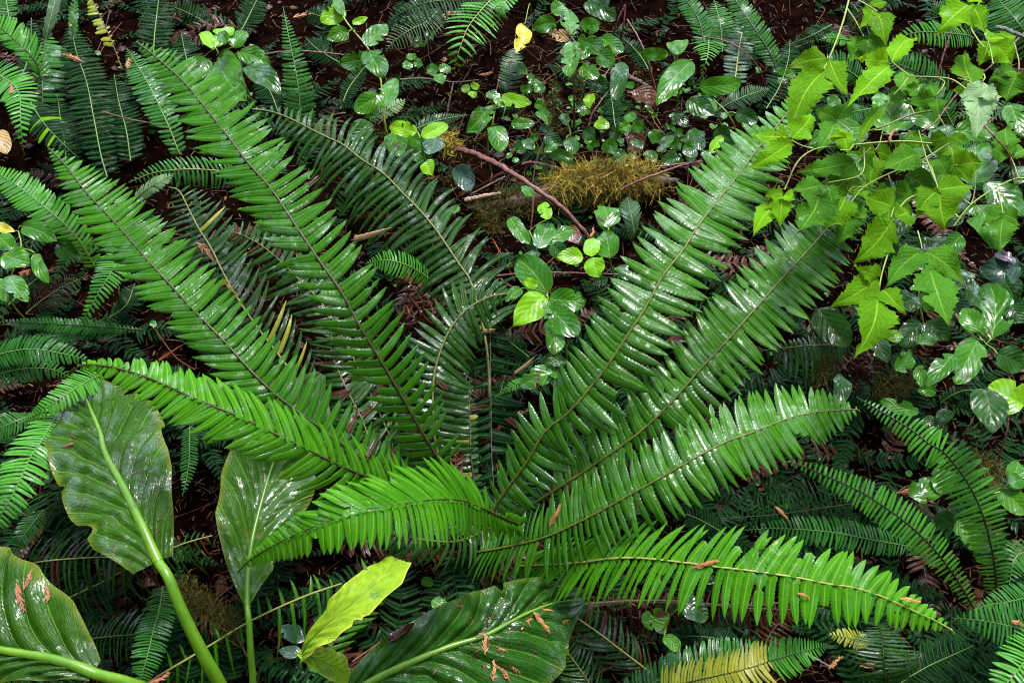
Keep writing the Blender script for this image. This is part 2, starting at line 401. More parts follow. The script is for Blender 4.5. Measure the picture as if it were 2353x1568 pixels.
def make_frond(parent, org, pts, hs, wid, n, mat='deer', stalk='rachisgreen', ang=70, angL=None, angR=None, wl=1.0, wr=1.0,
               pw=None, fill=0.86, prof='deer', b=0.25, tb=0.3, tt=0.55, tp=1.5, falc=0.16, droop=0.12, jit=0.06, ns=8, tooth=0.0,
               t0=0.0, t1=1.0, tilt=0.35, rad=(3.2, 0.9), cup=0.22, twist=0.12, roll=0.0, miss=0.0, name='frond', endmat=None, label=None):
    """a frond along photo points base->tip; wid is the longest leaflet in photo pixels; a leaflets mesh with its stalk as sub-part"""
    C = spline(path3(pts, hs) if len(pts[0]) == 2 else pts, 120)
    lenw = np.sum(np.linalg.norm(np.diff(C, axis=0), axis=1))
    Tn = np.gradient(C, axis=0); Tn /= np.linalg.norm(Tn, axis=1)[:, None]
    mb = MB(); subs = []
    pr = np.array([pxs(c) for c in C])
    q = random.Random(int(abs(pts[0][0] * 7 + pts[0][1] * 13 + pts[-1][0] * 3) * 10))
    for side in (1, -1):
        for i in range(n):
            t = t0 + (t1 - t0) * (i + (0.25 if side > 0 else 0.75) + q.uniform(-.12, .12)) / n
            if t > 1 or q.random() < miss: continue
            k = t * 119; j = int(min(k, 118)); fr = k - j
            p0 = C[j] * (1 - fr) + C[j + 1] * fr; T = nrm(Tn[j] * (1 - fr) + Tn[j + 1] * fr); px = pr[j]
            tc_ = nrm(CAMP - p0)
            tl = interp3(tilt, t); N = nrm((1 - tl) * tc_ + tl * ZUP); N = nrm(N - T * np.dot(N, T))
            sv = np.cross(N, T)                           # towards the viewer's left when looking base->tip
            if roll: N = nrm(N * math.cos(R(roll)) + sv * math.sin(R(roll))); sv = np.cross(N, T)
            shape = min(1.0, b + (1 - b) * t / tb) if tb > 0 else 1.0
            if t > tt: shape *= max(0.05, 1 - ((t - tt) / (1.0 - tt)) ** tp)
            a = interp3((angL if side > 0 else angR) or ang, t) + q.uniform(-1, 1) * jit * 60
            sc = interp3(wl if side > 0 else wr, t)
            L = wid * shape * sc * px * (1 + q.uniform(-1, 1) * jit)
            if L < 1.5 * px: continue
            wd = (pw * 0.5 * px if pw else fill * 0.5 * lenw * (t1 - t0) / n) * (0.5 + 0.5 * shape) * (1 + q.uniform(-.08, .08))
            wd = min(wd, L * 0.32)
            if q.random() < .05: a += q.uniform(-16, 16)
            d = nrm(math.cos(R(a)) * T + math.sin(R(a)) * side * sv + N * q.uniform(-1, 1) * jit)
            target = mb
            if endmat and q.random() < endmat[1]: target = MB(); subs.append(target)
            add_pinna(target, p0, d, T, N, L, wd, falc + q.uniform(-.08, .08), droop + q.uniform(-.5, 1) * jit * 1.5,
                      (twist + q.uniform(-1, 1) * jit * 3), ns, tooth, (.5 * q.random() + .5 * t ** 1.5 if prof == 'sword' else q.random()), cup, prof, q.random())  # sword leaflets lighten towards the tip: the lit tip is put into the colour
    fo = mb.build(name, M[mat], parent, org)
    if label: fo['label'] = label
    st = MB()
    k0, k1 = 0, 119
    rr = np.linspace(rad[0], rad[1], 60) * 0.5
    Cs = C[::2]
    st.tube(Cs, rr * pr[::2], 6)
    st.build('stalk', M[stalk], fo, org)
    for sub in subs:
        sub.build('withered_or_sunlit_leaflet', M[endmat[0]], fo, org)  # withered leaflets; on one dark frond, sun flecks put into the colour
    return fo

def add_leaf(mb, B, T, wpx, seed, fold=0.18, curl=0.18, und=0.05, bites=0, teeth=0, lobes=0.0, nu=18, nv=10, tiltn=0.3, shape='salal', pleat=0.0, holes=0):
    """one broad leaf blade from B to T; wpx its full width in metres"""
    q = random.Random(seed)
    B, T = np.asarray(B), np.asarray(T)
    L = np.linalg.norm(T - B); d = (T - B) / L
    tc_ = nrm(CAMP - (B + T) / 2)
    N = nrm(0.62 * tc_ + 0.38 * ZUP + tiltn * np.array([q.uniform(-1, 1), q.uniform(-1, 1), q.uniform(-.4, .4)]))
    N = nrm(N - d * np.dot(N, d)); W = np.cross(N, d)
    s = np.linspace(0, 1, nu + 1)
    if shape == 'salal':
        hw = np.interp(s, [0, .04, .12, .25, .42, .6, .78, .9, .97, 1], [.05, .42, .74, .95, 1, .92, .66, .36, .12, .0])
    elif shape == 'oval':
        hw = np.interp(s, [0, .04, .12, .25, .45, .65, .82, .93, .98, 1], [.06, .45, .75, .95, 1, .96, .75, .46, .22, .0])
    elif shape == 'side':
        hw = np.interp(s, [0, .05, .14, .26, .38, .52, .66, .8, .92, 1], [.05, .50, .88, 1, .84, .78, .55, .34, .14, .0])
    else:                                                # salmonberry terminal leaflet
        hw = np.interp(s, [0, .05, .15, .28, .40, .5, .62, .76, .9, 1], [.05, .34, .72, 1, .96, .80, .70, .44, .17, .0])
    hl, hr = hw * wpx / 2, hw * wpx / 2
    if lobes: 
        hl = hl * (1 + lobes * q.uniform(-.6, 1) * np.exp(-((s - q.uniform(.22, .34)) / .1) ** 2)); hr = hr * (1 + lobes * q.uniform(-.6, 1) * np.exp(-((s - q.uniform(.22, .34)) / .1) ** 2))
    if teeth:
        saw = (s * teeth) % 1.0; saw2 = (s * teeth / 2.7 + .3) % 1.0
        k = 1 + (0.18 * (0.5 - saw) + 0.22 * (0.5 - saw2)) * np.interp(s, [0, .08, .95, 1], [0, 1, 1, .4])
        hl, hr = hl * k, hr * k
    for _ in range(bites):
        c, ww, dp = q.uniform(.12, .95), q.uniform(.02, .07), q.uniform(.2, .65)
        kk = 1 - dp * np.exp(-((s - c) / ww) ** 4)
        if q.random() < .5: hl = hl * kk
        else: hr = hr * kk
    v = np.linspace(-1, 1, nv + 1)
    off = np.where(v[None] < 0, v[None] * hl[:, None], v[None] * hr[:, None])
    ph, ph2, k1 = q.uniform(0, 6), q.uniform(0, 6), q.uniform(2.0, 3.6)
    z = fold * np.abs(off) + wpx * (und * np.sin(s[:, None] * 6.3 * k1 / 2 + ph + 1.3 * v[None]) * np.abs(v[None]) + und * .6 * np.sin(s[:, None] * 11 + ph2) * v[None] ** 2 * np.sign(v[None]))
    z = z - curl * L * (s[:, None] - .35) ** 2 - 0.22 * fold * off ** 2 / (wpx * .5)
    if pleat:
        z = z + pleat * wpx * np.sin((s[:, None] - np.abs(v[None]) * .33) * 8 * 6.283) * np.interp(np.abs(v), [0, .2, 1], [0, 1, .5])[None]
    sway = 0.05 * L * math.sin(q.uniform(-2, 2))
    P = B + d * (s[:, None, None] * L) + W * (off[..., None] + (sway * np.sin(math.pi * s))[:, None, None]) + N * z[..., None]
    drop = None
    if holes:
        drop = np.zeros((nu, nv), bool)
        for _ in range(holes):
            i, j = q.randint(3, nu - 4), q.choice([q.randint(1, max(1, nv // 2 - 2)), q.randint(nv // 2 + 1, nv - 2)])
            drop[i:i + q.randint(1, 2), j:j + q.randint(1, 2)] = True
    mb.grid(P, s[:, None], v[None], q.random(), drop)

def leaf_part(name, parent, org, B, T, w, mat, seed, **kw):
    mb = MB(); add_leaf(mb, B, T, w, seed, **kw)
    return mb.build(name, M[mat], parent, org)

SG = 'salal sprigs'
def salal(label, stem, leaves, h=0.15, mat='salal', stemmat='stemgreen', sw=4.0, hs=None, name='salal_sprig'):
    """stem: photo points base->tip (or None); leaves: (bx, by, tx, ty, width px[, material[, bites[, dh]]])"""
    if stem:
        sp = path3(stem, hs or (max(0.02, h * .5), h * .9, h))
        base = sp[0]
    else:
        base = at(leaves[0][0], leaves[0][1], max(0.015, h * .5))
    root = thing(name, base, label, 'shrub', SG)
    if stem:
        g = np.array([base[0] + .01, base[1] + .02, ground_z(base[0], base[1])])
        mb = MB(); C = spline([g] + list(sp), 24); mb.tube(C, np.linspace(sw * .6, sw * .35, 24) * pxs(base), 6)
        mb.build('stem', M[stemmat], root, base)
    for k, lf in enumerate(leaves):
        bx, by, tx, ty, wp = lf[:5]
        m = lf[5] if len(lf) > 5 and lf[5] else mat
        bt = lf[6] if len(lf) > 6 else (2 if (k * 7 + int(bx)) % 3 == 0 else 0)
        dh = lf[7] if len(lf) > 7 else 0.0
        hh = h + dh + 0.012 * ((k * 5) % 4)
        q = (k * 37 + int(bx)) % 5 / 5 - .4
        Bp, Tp = at(bx, by, hh), at(tx, ty, hh + 0.02 * q)
        px = pxs(Bp)
        sd = int(bx * 13 + by * 7 + k)
        o = leaf_part('leaf', root, base, Bp, Tp, wp * px, m, sd, fold=.14 + .12 * ((sd % 7) / 7), curl=.12 + .25 * ((sd % 5) / 5), und=.05, bites=bt,
                      shape='salal' if sd % 2 else 'oval', nu=26, nv=12, holes=(2 if bt >= 3 else 0), tiltn=.38)
        # leaf stalk joins the leaf to the stem
        if stem:
            q3 = min(sp, key=lambda a: np.linalg.norm(a - Bp))
            if np.linalg.norm(q3 - Bp) < 60 * px:
                st = MB(); st.tube(spline([q3, (q3 + Bp) / 2 + np.array([0, 0, .004]), Bp], 6), 1.1 * px, 5); st.build('leaf_stalk', M[stemmat], o, base)
    return root

BG = 'salmonberry canes'
def berry(label, cane, leaves, h=0.6, hs=None, cm='stemgreen', cw=5.0):
    """cane: photo points; leaves: list of (petiole points or None, material, [(bx,by,tx,ty,w,'side'|'end'), ...], dh)"""
    sp = path3(cane, hs or (h, h, h))
    root = thing('salmonberry_cane', sp[0], label, 'bramble', BG)
    mb = MB(); C = spline(sp, 40); mb.tube(C, np.linspace(cw * .5, cw * .3, 40) * pxs(sp[0]), 6)
    mb.build('cane', M[cm], root, sp[0])
    for li, (pet, mat, lfs, dh) in enumerate(leaves):
        hh = h + dh
        node_ = at(lfs[0][0], lfs[0][1], hh)
        px = pxs(node_)
        st = MB()
        if pet:
            pp = [at(a, b_, hh + .01) for a, b_ in pet]
            st.tube(spline(pp, 12), np.linspace(1.7, 1.2, 12) * px, 5)
        else:
            st.tube(spline([node_ + np.array([0, .01, -.02]), node_], 4), 1.2 * px, 5)
        lo = st.build('leaf', M['stemgreen'], root, sp[0])
        for k, (bx, by, tx, ty, wp, kind) in enumerate(lfs):
            sd = int(bx * 11 + by * 5 + tx + k * 3 + li)
            hb, ht = hh + .004 * k, hh + .004 * k - 0.03 + .05 * ((sd % 7) / 7)
            leaf_part('leaflet', lo, sp[0], at(bx, by, hb), at(tx, ty, ht), 1.14 * wp * px, mat, sd, fold=.06 + .26 * ((sd % 5) / 5), curl=.10 + .40 * ((sd % 3) / 3),
                      und=.085, teeth=13 + sd % 4, lobes=.22, nu=78, nv=12, shape=kind, pleat=.0035, tiltn=.30, bites=1 if sd % 4 == 0 else 0)
    return root

def skunk_leaf(parent, org, pts, hs, wl, wr, mat, lift=0.10, pet=None, peths=None, petw=(16, 24), ribw=9, seed=1, nveins=11, ribm='petiole', ruff=0.016, arch=0.0, tiltn=(0, 0, 0), corr=0.9, bend=(0, 0)):
    """big blade with a thick midrib; pts tip->base in photo points; wl/wr half widths in pixels (towards viewer's left / right when going tip->base)"""
    q = random.Random(seed)
    C = spline(path3(pts, hs), 91)
    T = np.gradient(C, axis=0); T /= np.linalg.norm(T, axis=1)[:, None]
    px = np.array([pxs(c) for c in C])
    tcm = CAMP - C; tcm /= np.linalg.norm(tcm, axis=1)[:, None]
    N = .72 * tcm + .28 * ZUP + np.asarray(tiltn); N -= T * np.sum(N * T, 1)[:, None]; N /= np.linalg.norm(N, axis=1)[:, None]
    W = np.cross(N, T)
    s = np.linspace(0, 1, 91)
    HL = np.interp(s, np.linspace(0, 1, len(wl)), wl) * px; HR = np.interp(s, np.linspace(0, 1, len(wr)), wr) * px
    for k in range(5):
        a, f = q.uniform(0, 6), q.uniform(9, 38)
        HL = HL * (1 + .012 * np.sin(f * s + a)); HR = HR * (1 + .012 * np.sin(f * s + a * 2))
    for k in range(4):                                    # nibbled margin
        c0, w0, d0 = q.uniform(.12, .92), q.uniform(.008, .025), q.uniform(.05, .22)
        if k % 2: HL = HL * (1 - d0 * np.exp(-((s - c0) / w0) ** 4))
        else: HR = HR * (1 - d0 * np.exp(-((s - c0) / w0) ** 4))
    v = np.linspace(-1, 1, 45); av = np.abs(v)
    off = np.where(v[None] > 0, v[None] * HL[:, None], v[None] * HR[:, None])
    # impressed side veins leave the midrib towards the tip and curve along the blade
    ph = (s[:, None] + 0.34 * av[None] ** 0.8 - .05 * av[None] ** 2) * nveins
    fr = np.abs(((ph + .35 * np.sin(3 * s[:, None] + v[None])) % 1) - .5) * 2
    vein = -np.exp(-((1 - fr) / .16) ** 2)
    amp = np.interp(av, [0, .08, .3, .8, 1], [0, .7, 1, .55, .2])[None]
    wd = (HL + HR)[:, None]
    z = corr * .026 * wd * vein * amp + .024 * wd * corr * np.cos(fr * 3.1) * amp
    z = z + lift * np.abs(off) * (1 - .9 * av[None] ** 2) + ruff * wd * av[None] ** 3 * np.sin(19 * s[:, None] + 2.2 * v[None] + seed) + ruff * .7 * wd * av[None] ** 2 * np.sin(41 * s[:, None] + 5 * v[None])
    for k in range(12):
        a, fx, fy = q.uniform(0, 6), q.uniform(8, 46), q.uniform(3, 16)
        z = z + .0030 * wd * np.sin(fx * s[:, None] + fy * v[None] + a)
    z = z + np.where(v[None] > 0, bend[0], bend[1]) * wd * av[None] ** 2
    z = z - .016 * wd * np.exp(-(av / .07) ** 2)[None]
    P = C[:, None] + W[:, None] * off[..., None] + N[:, None] * z[..., None]
    mb = MB(); mb.grid(P, s[:, None], v[None], q.random())
    lo = mb.build('leaf', M[mat], parent, org)
    rb = MB(); rr = np.linspace(.12, 1, 91) * ribw * .5 * px
    rb.tube(C + N * (rr * .15)[:, None] - N * (.012 * wd), rr, 10)
    rb.build('midrib', M[ribm], lo, org)
    if pet:
        pp = [C[-8], C[-1]] + path3(pet, peths or (hs[-1], hs[-1] * .6, .05))[0:]
        C2 = spline(pp, 50); pb = MB()
        pb.tube(C2, np.linspace(petw[0], petw[1], 50) * .5 * np.array([pxs(c) for c in C2]), 12)
        pb.build('petiole', M[ribm], lo, org)
    return lo

# ------------------------------------------------------------------ things that lie on what is below them
HITS = {}
def update():
    bpy.context.view_layer.update()
    HITS['dg'] = bpy.context.evaluated_depsgraph_get()
def surface(u, v, default=0.02, lift=0.004):
    """where the line of sight through a photo point meets what has been built; and the surface normal"""
    d = nrm(ray(u, v))
    ok, loc, nor, idx, ob, mt = S.ray_cast(HITS['dg'], Vector(CAMP), Vector(d))
    if not ok: return at(u, v, default), ZUP
    nor = np.array(nor); nor = nor if np.dot(nor, d) < 0 else -nor
    return np.array(loc) + nor * lift, nor

def cedar(label, x0, y0, x1, y1, mat='cedar', width=0.30, n=8, dense=1.0, group='shed cedar sprigs'):
    a, na = surface(x0, y0); b_, nb = surface(x1, y1)
    px = pxs(a)
    Lw = math.hypot(x1 - x0, y1 - y0) * px
    if np.linalg.norm(b_ - a) > 1.35 * Lw or np.linalg.norm(b_ - a) < .5 * Lw:   # keep its real length when the far end falls in a gap
        sn = nrm(nrm(CAMP - a) * .5 + na); dirp = at(x1, y1, a[2]) - a
        b_ = a + nrm(dirp - .2 * sn * np.dot(dirp, sn)) * Lw
    root = thing('cedar_sprig', a, label, 'sprig', group)
    q = random.Random(int(x0 * 3 + y0))
    d = nrm(b_ - a); N = nrm(CAMP - a) * .8 + ZUP * .4 + .3 * np.array([q.uniform(-1, 1), q.uniform(-1, 1), 0]); N = nrm(N - d * np.dot(N, d)); sv = np.cross(N, d)
    bow = q.uniform(-.1, .1)
    L = np.linalg.norm(b_ - a)
    mid = (a + b_) / 2 + sv * bow * L + N * .05 * L
    C = spline([a, mid, b_], 14)
    ax = MB(); ax.tube(C, np.linspace(1.5, .7, 14) * px, 5, q.random()); 
    ax.build('twig', M[mat], root, a)
    mb = MB()
    for i in range(int(n * dense)):
        for sd in (1, -1):
            t = (i + .3 + (.5 if sd < 0 else 0)) / (n * dense) * .96 + .03
            if t > .99 or q.random() < .06: continue
            k = t * 13; j = int(min(k, 12)); p0 = C[j] + (C[j + 1] - C[j]) * (k - j)
            T = nrm(C[j + 1] - C[j])
            ll = L * width * (1 - .62 * t) * q.uniform(.65, 1.15)
            aa = R(38 + q.uniform(-10, 12))
            dd = nrm(math.cos(aa) * T + math.sin(aa) * sd * sv + N * q.uniform(-.15, .12))
            add_pinna(mb, p0, dd, T, N, ll, 1.8 * px * q.uniform(.6, 1.3), .25, .1, q.uniform(-.4, .4), 6, .25, q.random(), .3, 'thin')
    mb.build('scale_leaves', M[mat], root, a)
    return root

def twig(label, pts, hs, w, mat='twigbrown', side=(), name='twig', cat='twig', lichen=0, group='fallen twigs'):
    sp = path3(pts, hs)
    root = thing(name, sp[0], label, cat, group)
    n = 40; C = spline(sp, n); px = pxs(sp[0])
    q = random.Random(int(pts[0][0] + pts[0][1] * 3))
    C = C + np.array([[q.uniform(-1, 1), q.uniform(-1, 1), q.uniform(-1, 1)] for _ in range(n)]) * px * w * .10
    rr = np.linspace(w, w * .55, n) * .5 * px * (1 + .12 * np.array([q.uniform(-1, 1) for _ in range(n)]))
    mb = MB(); mb.tube(C, rr, 7); mb.build('stem', M[mat], root, sp[0])
    for sp2, hs2, w2 in side:
        s2 = path3(sp2, hs2); mb = MB(); mb.tube(spline(s2, 14), np.linspace(w2, w2 * .5, 14) * .5 * px, 6); mb.build('side_twig', M[mat], root, sp[0])
    return root

def moss_mesh(C, r, count, seed, curl=0.03, thick=0.0011, down=0.4):
    q = np.random.RandomState(seed); mb = MB()
    n = len(C)
    for i in range(count):
        k = q.uniform(0, n - 1.001); j = int(k); p = C[j] + (C[j + 1] - C[j]) * (k - j)
        d = q.normal(size=3); d[2] += .45; d /= np.linalg.norm(d)
        rr = r * q.uniform(.55, 1.0)
        p = p + d * rr
        m_ = 5; st = np.linspace(0, 1, m_)
        L = curl * q.uniform(.5, 1.5)
        e = nrm(d * .6 + q.normal(size=3) * .8 - ZUP * down * q.uniform(0, 1))
        f = nrm(np.cross(d, q.normal(size=3)))
        cc = p + L * (st[:, None] * e + (.35 * np.sin(st * 4 + q.uniform(0, 3)))[:, None] * f)
        wv = nrm(np.cross(e, nrm(CAMP - p) + q.normal(size=3) * .4))
        hw = thick * np.array([.8, 1.2, 1, .7, .2])
        P = np.stack([cc - wv * hw[:, None], cc + wv * hw[:, None]], 1)
        mb.grid(P, st[:, None], np.array([-1, 1.0])[None], q.uniform())
        for b_ in (1, 2, 3):
            sg = 1 if q.uniform() < .5 else -1
            e2 = nrm(e * .5 + sg * f + q.normal(size=3) * .3)
            c2 = cc[b_] + e2 * (L * .35) * np.linspace(0, 1, 3)[:, None]
            h2 = thick * np.array([.7, .8, .1])
            mb.grid(np.stack([c2 - wv * h2[:, None], c2 + wv * h2[:, None]], 1), np.linspace(0, 1, 3)[:, None], np.array([-1, 1.0])[None], q.uniform())
    return mb

# ================================================================== THE SETTING
def build_ground():
    xs = np.concatenate([np.linspace(-40, -3.2, 14)[:-1], np.linspace(-3.2, 3.2, 200), np.linspace(3.2, 40, 14)[1:]])
    ys = np.concatenate([np.linspace(-20, -0.2, 8)[:-1], np.linspace(-0.2, 4.6, 160), np.linspace(4.6, 60, 16)[1:]])
    X, Y = np.meshgrid(xs, ys, indexing='ij')
    q = np.random.RandomState(3)
    Z = ground_z(X, Y) + q.uniform(-.006, .006, X.shape)
    mb = MB(); mb.grid(np.stack([X, Y, Z], -1), np.linspace(0, 1, len(xs))[:, None], np.linspace(-1, 1, len(ys))[None])
    tag(mb.build('ground', M['soil']), kind='structure')
build_ground()

# ================================================================== THE BIG SWORD FERN
crown = at(1120, 1215, 0.04)
fern = thing('sword_fern', crown, 'large glossy sword fern whose broad fronds spread from the dark centre', 'fern', 'sword ferns')
SW = dict(prof='sword', tooth=.07, ns=24, b=.55, tb=.22, tt=.55, tp=1.7, falc=.17, droop=.10, jit=.075, tilt=.25, rad=(9, 3), cup=.30, twist=.28, stalk='rachis')
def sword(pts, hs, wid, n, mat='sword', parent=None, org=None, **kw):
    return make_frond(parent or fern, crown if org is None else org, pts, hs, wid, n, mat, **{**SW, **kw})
# the two long fronds that lean away to the upper left
sword([(1062, 1160), (1003, 1048), (969, 992), (942, 944), (905, 880), (868, 817), (824, 746), (785, 672), (740, 608), (690, 534), (623, 434), (572, 377), (525, 315), (471, 247), (421, 187), (357, 130), (313, 96)],
      (.06, .50, .50), 106, 64, angL=(70, 60, 52, 50), angR=(70, 82, 88, 70), t0=.06, wl=(.9, 1, 1), tt=.6, tp=2.0, fill=.82, falc=.12, rad=(8, 3.5), stalk='rachisbrown')
sword([(1030, 1175), (850, 1065), (740, 985), (646, 917), (572, 847), (515, 783), (471, 739), (404, 668), (340, 598), (279, 527), (236, 481), (192, 434), (151, 380), (108, 336)],
      (.06, .40, .36), 102, 62, angL=(60, 54, 50, 48), angR=(80, 84, 84, 66), t0=.08, tt=.6, tp=1.9, fill=.82, falc=.12, rad=(8, 3.5), stalk='rachisbrown')
# the frond that arches over to the left
sword([(1040, 1185), (930, 1130), (850, 1098), (788, 1072), (707, 1032), (640, 1000), (572, 966), (505, 938), (438, 911), (380, 884), (320, 860), (252, 842), (192, 838), (155, 856)],
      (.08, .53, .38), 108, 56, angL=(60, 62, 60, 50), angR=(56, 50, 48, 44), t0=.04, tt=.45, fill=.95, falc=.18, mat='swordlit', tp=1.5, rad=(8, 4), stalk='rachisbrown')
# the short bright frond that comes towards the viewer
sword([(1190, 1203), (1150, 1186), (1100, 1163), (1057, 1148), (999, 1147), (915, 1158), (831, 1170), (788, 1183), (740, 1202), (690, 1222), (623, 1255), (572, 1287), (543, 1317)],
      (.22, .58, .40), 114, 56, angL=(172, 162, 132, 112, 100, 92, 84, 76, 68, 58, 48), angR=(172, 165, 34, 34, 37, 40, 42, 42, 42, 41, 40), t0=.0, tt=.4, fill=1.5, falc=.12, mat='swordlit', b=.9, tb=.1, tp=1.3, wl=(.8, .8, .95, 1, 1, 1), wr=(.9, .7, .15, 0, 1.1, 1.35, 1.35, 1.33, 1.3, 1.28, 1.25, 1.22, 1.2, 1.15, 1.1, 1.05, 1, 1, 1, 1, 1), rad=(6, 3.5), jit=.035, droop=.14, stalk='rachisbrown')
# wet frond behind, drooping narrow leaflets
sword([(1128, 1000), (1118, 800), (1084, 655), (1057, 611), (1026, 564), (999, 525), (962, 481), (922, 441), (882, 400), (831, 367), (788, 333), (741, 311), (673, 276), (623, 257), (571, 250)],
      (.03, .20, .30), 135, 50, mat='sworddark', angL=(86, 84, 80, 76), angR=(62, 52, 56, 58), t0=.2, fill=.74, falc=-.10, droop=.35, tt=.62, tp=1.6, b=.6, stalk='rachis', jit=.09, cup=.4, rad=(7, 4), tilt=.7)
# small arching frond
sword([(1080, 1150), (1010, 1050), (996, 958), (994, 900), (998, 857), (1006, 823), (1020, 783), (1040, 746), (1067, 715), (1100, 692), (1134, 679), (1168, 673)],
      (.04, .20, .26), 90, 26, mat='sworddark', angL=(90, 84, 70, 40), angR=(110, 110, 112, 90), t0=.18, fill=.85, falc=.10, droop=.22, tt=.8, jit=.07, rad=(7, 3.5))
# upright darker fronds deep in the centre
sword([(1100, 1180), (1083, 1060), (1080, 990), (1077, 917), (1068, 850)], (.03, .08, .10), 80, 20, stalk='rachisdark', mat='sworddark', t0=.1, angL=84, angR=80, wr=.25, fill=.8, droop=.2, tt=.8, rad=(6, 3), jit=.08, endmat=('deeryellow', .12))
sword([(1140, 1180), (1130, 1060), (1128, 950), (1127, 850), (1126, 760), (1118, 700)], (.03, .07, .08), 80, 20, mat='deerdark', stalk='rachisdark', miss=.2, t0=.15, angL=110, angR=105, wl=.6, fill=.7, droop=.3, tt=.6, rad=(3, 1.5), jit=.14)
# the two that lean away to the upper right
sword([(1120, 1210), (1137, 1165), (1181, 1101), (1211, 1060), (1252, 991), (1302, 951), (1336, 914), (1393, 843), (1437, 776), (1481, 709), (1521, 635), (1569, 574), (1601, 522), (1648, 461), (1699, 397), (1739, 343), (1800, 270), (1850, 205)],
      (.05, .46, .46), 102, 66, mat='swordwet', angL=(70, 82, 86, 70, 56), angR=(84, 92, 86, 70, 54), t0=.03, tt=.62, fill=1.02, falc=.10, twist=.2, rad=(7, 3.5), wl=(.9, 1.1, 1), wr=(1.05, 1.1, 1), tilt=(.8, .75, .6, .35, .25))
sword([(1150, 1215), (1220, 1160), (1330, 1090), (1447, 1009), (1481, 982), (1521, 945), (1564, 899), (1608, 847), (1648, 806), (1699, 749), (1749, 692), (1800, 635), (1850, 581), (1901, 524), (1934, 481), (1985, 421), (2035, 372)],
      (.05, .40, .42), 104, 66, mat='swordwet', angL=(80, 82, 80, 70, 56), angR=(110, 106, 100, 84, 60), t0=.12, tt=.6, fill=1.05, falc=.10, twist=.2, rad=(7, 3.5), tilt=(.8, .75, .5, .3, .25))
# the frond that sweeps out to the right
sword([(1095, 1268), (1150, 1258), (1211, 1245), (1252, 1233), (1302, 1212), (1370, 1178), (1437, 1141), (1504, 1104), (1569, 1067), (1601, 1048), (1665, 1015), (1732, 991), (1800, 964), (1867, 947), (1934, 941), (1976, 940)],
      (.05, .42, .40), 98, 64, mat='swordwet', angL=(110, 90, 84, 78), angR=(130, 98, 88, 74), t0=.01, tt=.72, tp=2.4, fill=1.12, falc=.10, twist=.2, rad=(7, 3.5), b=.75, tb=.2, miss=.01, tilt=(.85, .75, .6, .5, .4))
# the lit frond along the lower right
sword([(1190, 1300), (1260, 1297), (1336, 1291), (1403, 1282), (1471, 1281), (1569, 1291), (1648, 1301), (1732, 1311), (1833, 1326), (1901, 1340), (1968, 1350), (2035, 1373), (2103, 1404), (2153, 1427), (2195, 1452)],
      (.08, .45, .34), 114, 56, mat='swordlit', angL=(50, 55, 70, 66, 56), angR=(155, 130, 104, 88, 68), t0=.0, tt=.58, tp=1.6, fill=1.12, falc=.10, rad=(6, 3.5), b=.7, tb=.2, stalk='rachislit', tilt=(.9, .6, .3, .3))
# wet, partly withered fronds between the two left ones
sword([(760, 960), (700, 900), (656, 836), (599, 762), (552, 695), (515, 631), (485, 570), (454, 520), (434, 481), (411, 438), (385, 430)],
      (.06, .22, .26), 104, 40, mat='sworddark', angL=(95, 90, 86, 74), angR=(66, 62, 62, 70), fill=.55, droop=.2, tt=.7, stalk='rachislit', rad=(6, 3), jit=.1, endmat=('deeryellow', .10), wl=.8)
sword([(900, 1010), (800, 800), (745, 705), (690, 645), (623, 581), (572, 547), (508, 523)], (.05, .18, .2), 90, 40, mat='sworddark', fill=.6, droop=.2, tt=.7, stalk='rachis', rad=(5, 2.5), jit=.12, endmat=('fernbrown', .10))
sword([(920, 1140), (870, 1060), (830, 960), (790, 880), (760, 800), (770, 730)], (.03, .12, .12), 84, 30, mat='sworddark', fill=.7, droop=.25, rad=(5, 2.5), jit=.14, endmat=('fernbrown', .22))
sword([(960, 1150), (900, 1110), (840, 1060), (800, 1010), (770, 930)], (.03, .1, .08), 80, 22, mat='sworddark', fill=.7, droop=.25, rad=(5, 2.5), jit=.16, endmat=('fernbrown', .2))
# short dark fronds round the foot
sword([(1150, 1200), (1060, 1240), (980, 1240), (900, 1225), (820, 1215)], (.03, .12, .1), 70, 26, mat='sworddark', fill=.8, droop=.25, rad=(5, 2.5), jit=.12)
# dead crumpled fronds at the heart of the clump
for i, (pts, n_, wd_) in enumerate([([(1000, 760), (975, 700), (940, 650), (905, 635)], 22, 44), ([(990, 780), (960, 740), (935, 720), (905, 725)], 20, 40), ([(1040, 1160), (1050, 1100), (1045, 1050), (1060, 1030)], 22, 34), ([(1010, 800), (1000, 740), (985, 690), (950, 665)], 20, 40)]):
    make_frond(fern, crown, pts, (.05, .13, .12), wd_, n_, 'fernbrown', 'twigbrown', prof='sword', fill=.9, jit=.5, droop=.7, falc=.5, ns=10, cup=.8, twist=.6, name='dead_frond', tt=.7)

# ================================================================== OTHER SWORD-FERN FRONDS NEAR THE FOOT
fern2 = thing('sword_fern', at(40, 1330, .02), 'dark sword fern with rust and yellow leaflets under the big ribbed leaf', 'fern', 'sword ferns')
o2 = at(40, 1330, .02)
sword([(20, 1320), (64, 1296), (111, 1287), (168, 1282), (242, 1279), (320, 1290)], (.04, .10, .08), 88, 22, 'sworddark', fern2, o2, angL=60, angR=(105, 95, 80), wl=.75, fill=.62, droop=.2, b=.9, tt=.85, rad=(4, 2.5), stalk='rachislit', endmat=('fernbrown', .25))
sword([(130, 1385), (162, 1370), (230, 1338), (293, 1306), (410, 1252), (491, 1228)], (.03, .07, .08), 92, 26, 'sworddark', fern2, o2, angL=70, angR=(100, 90, 80), wl=.3, fill=.4, droop=.25, b=.9, tt=.8, rad=(4, 2.5), stalk='rachislit', endmat=('fernbrown', .3), jit=.12)
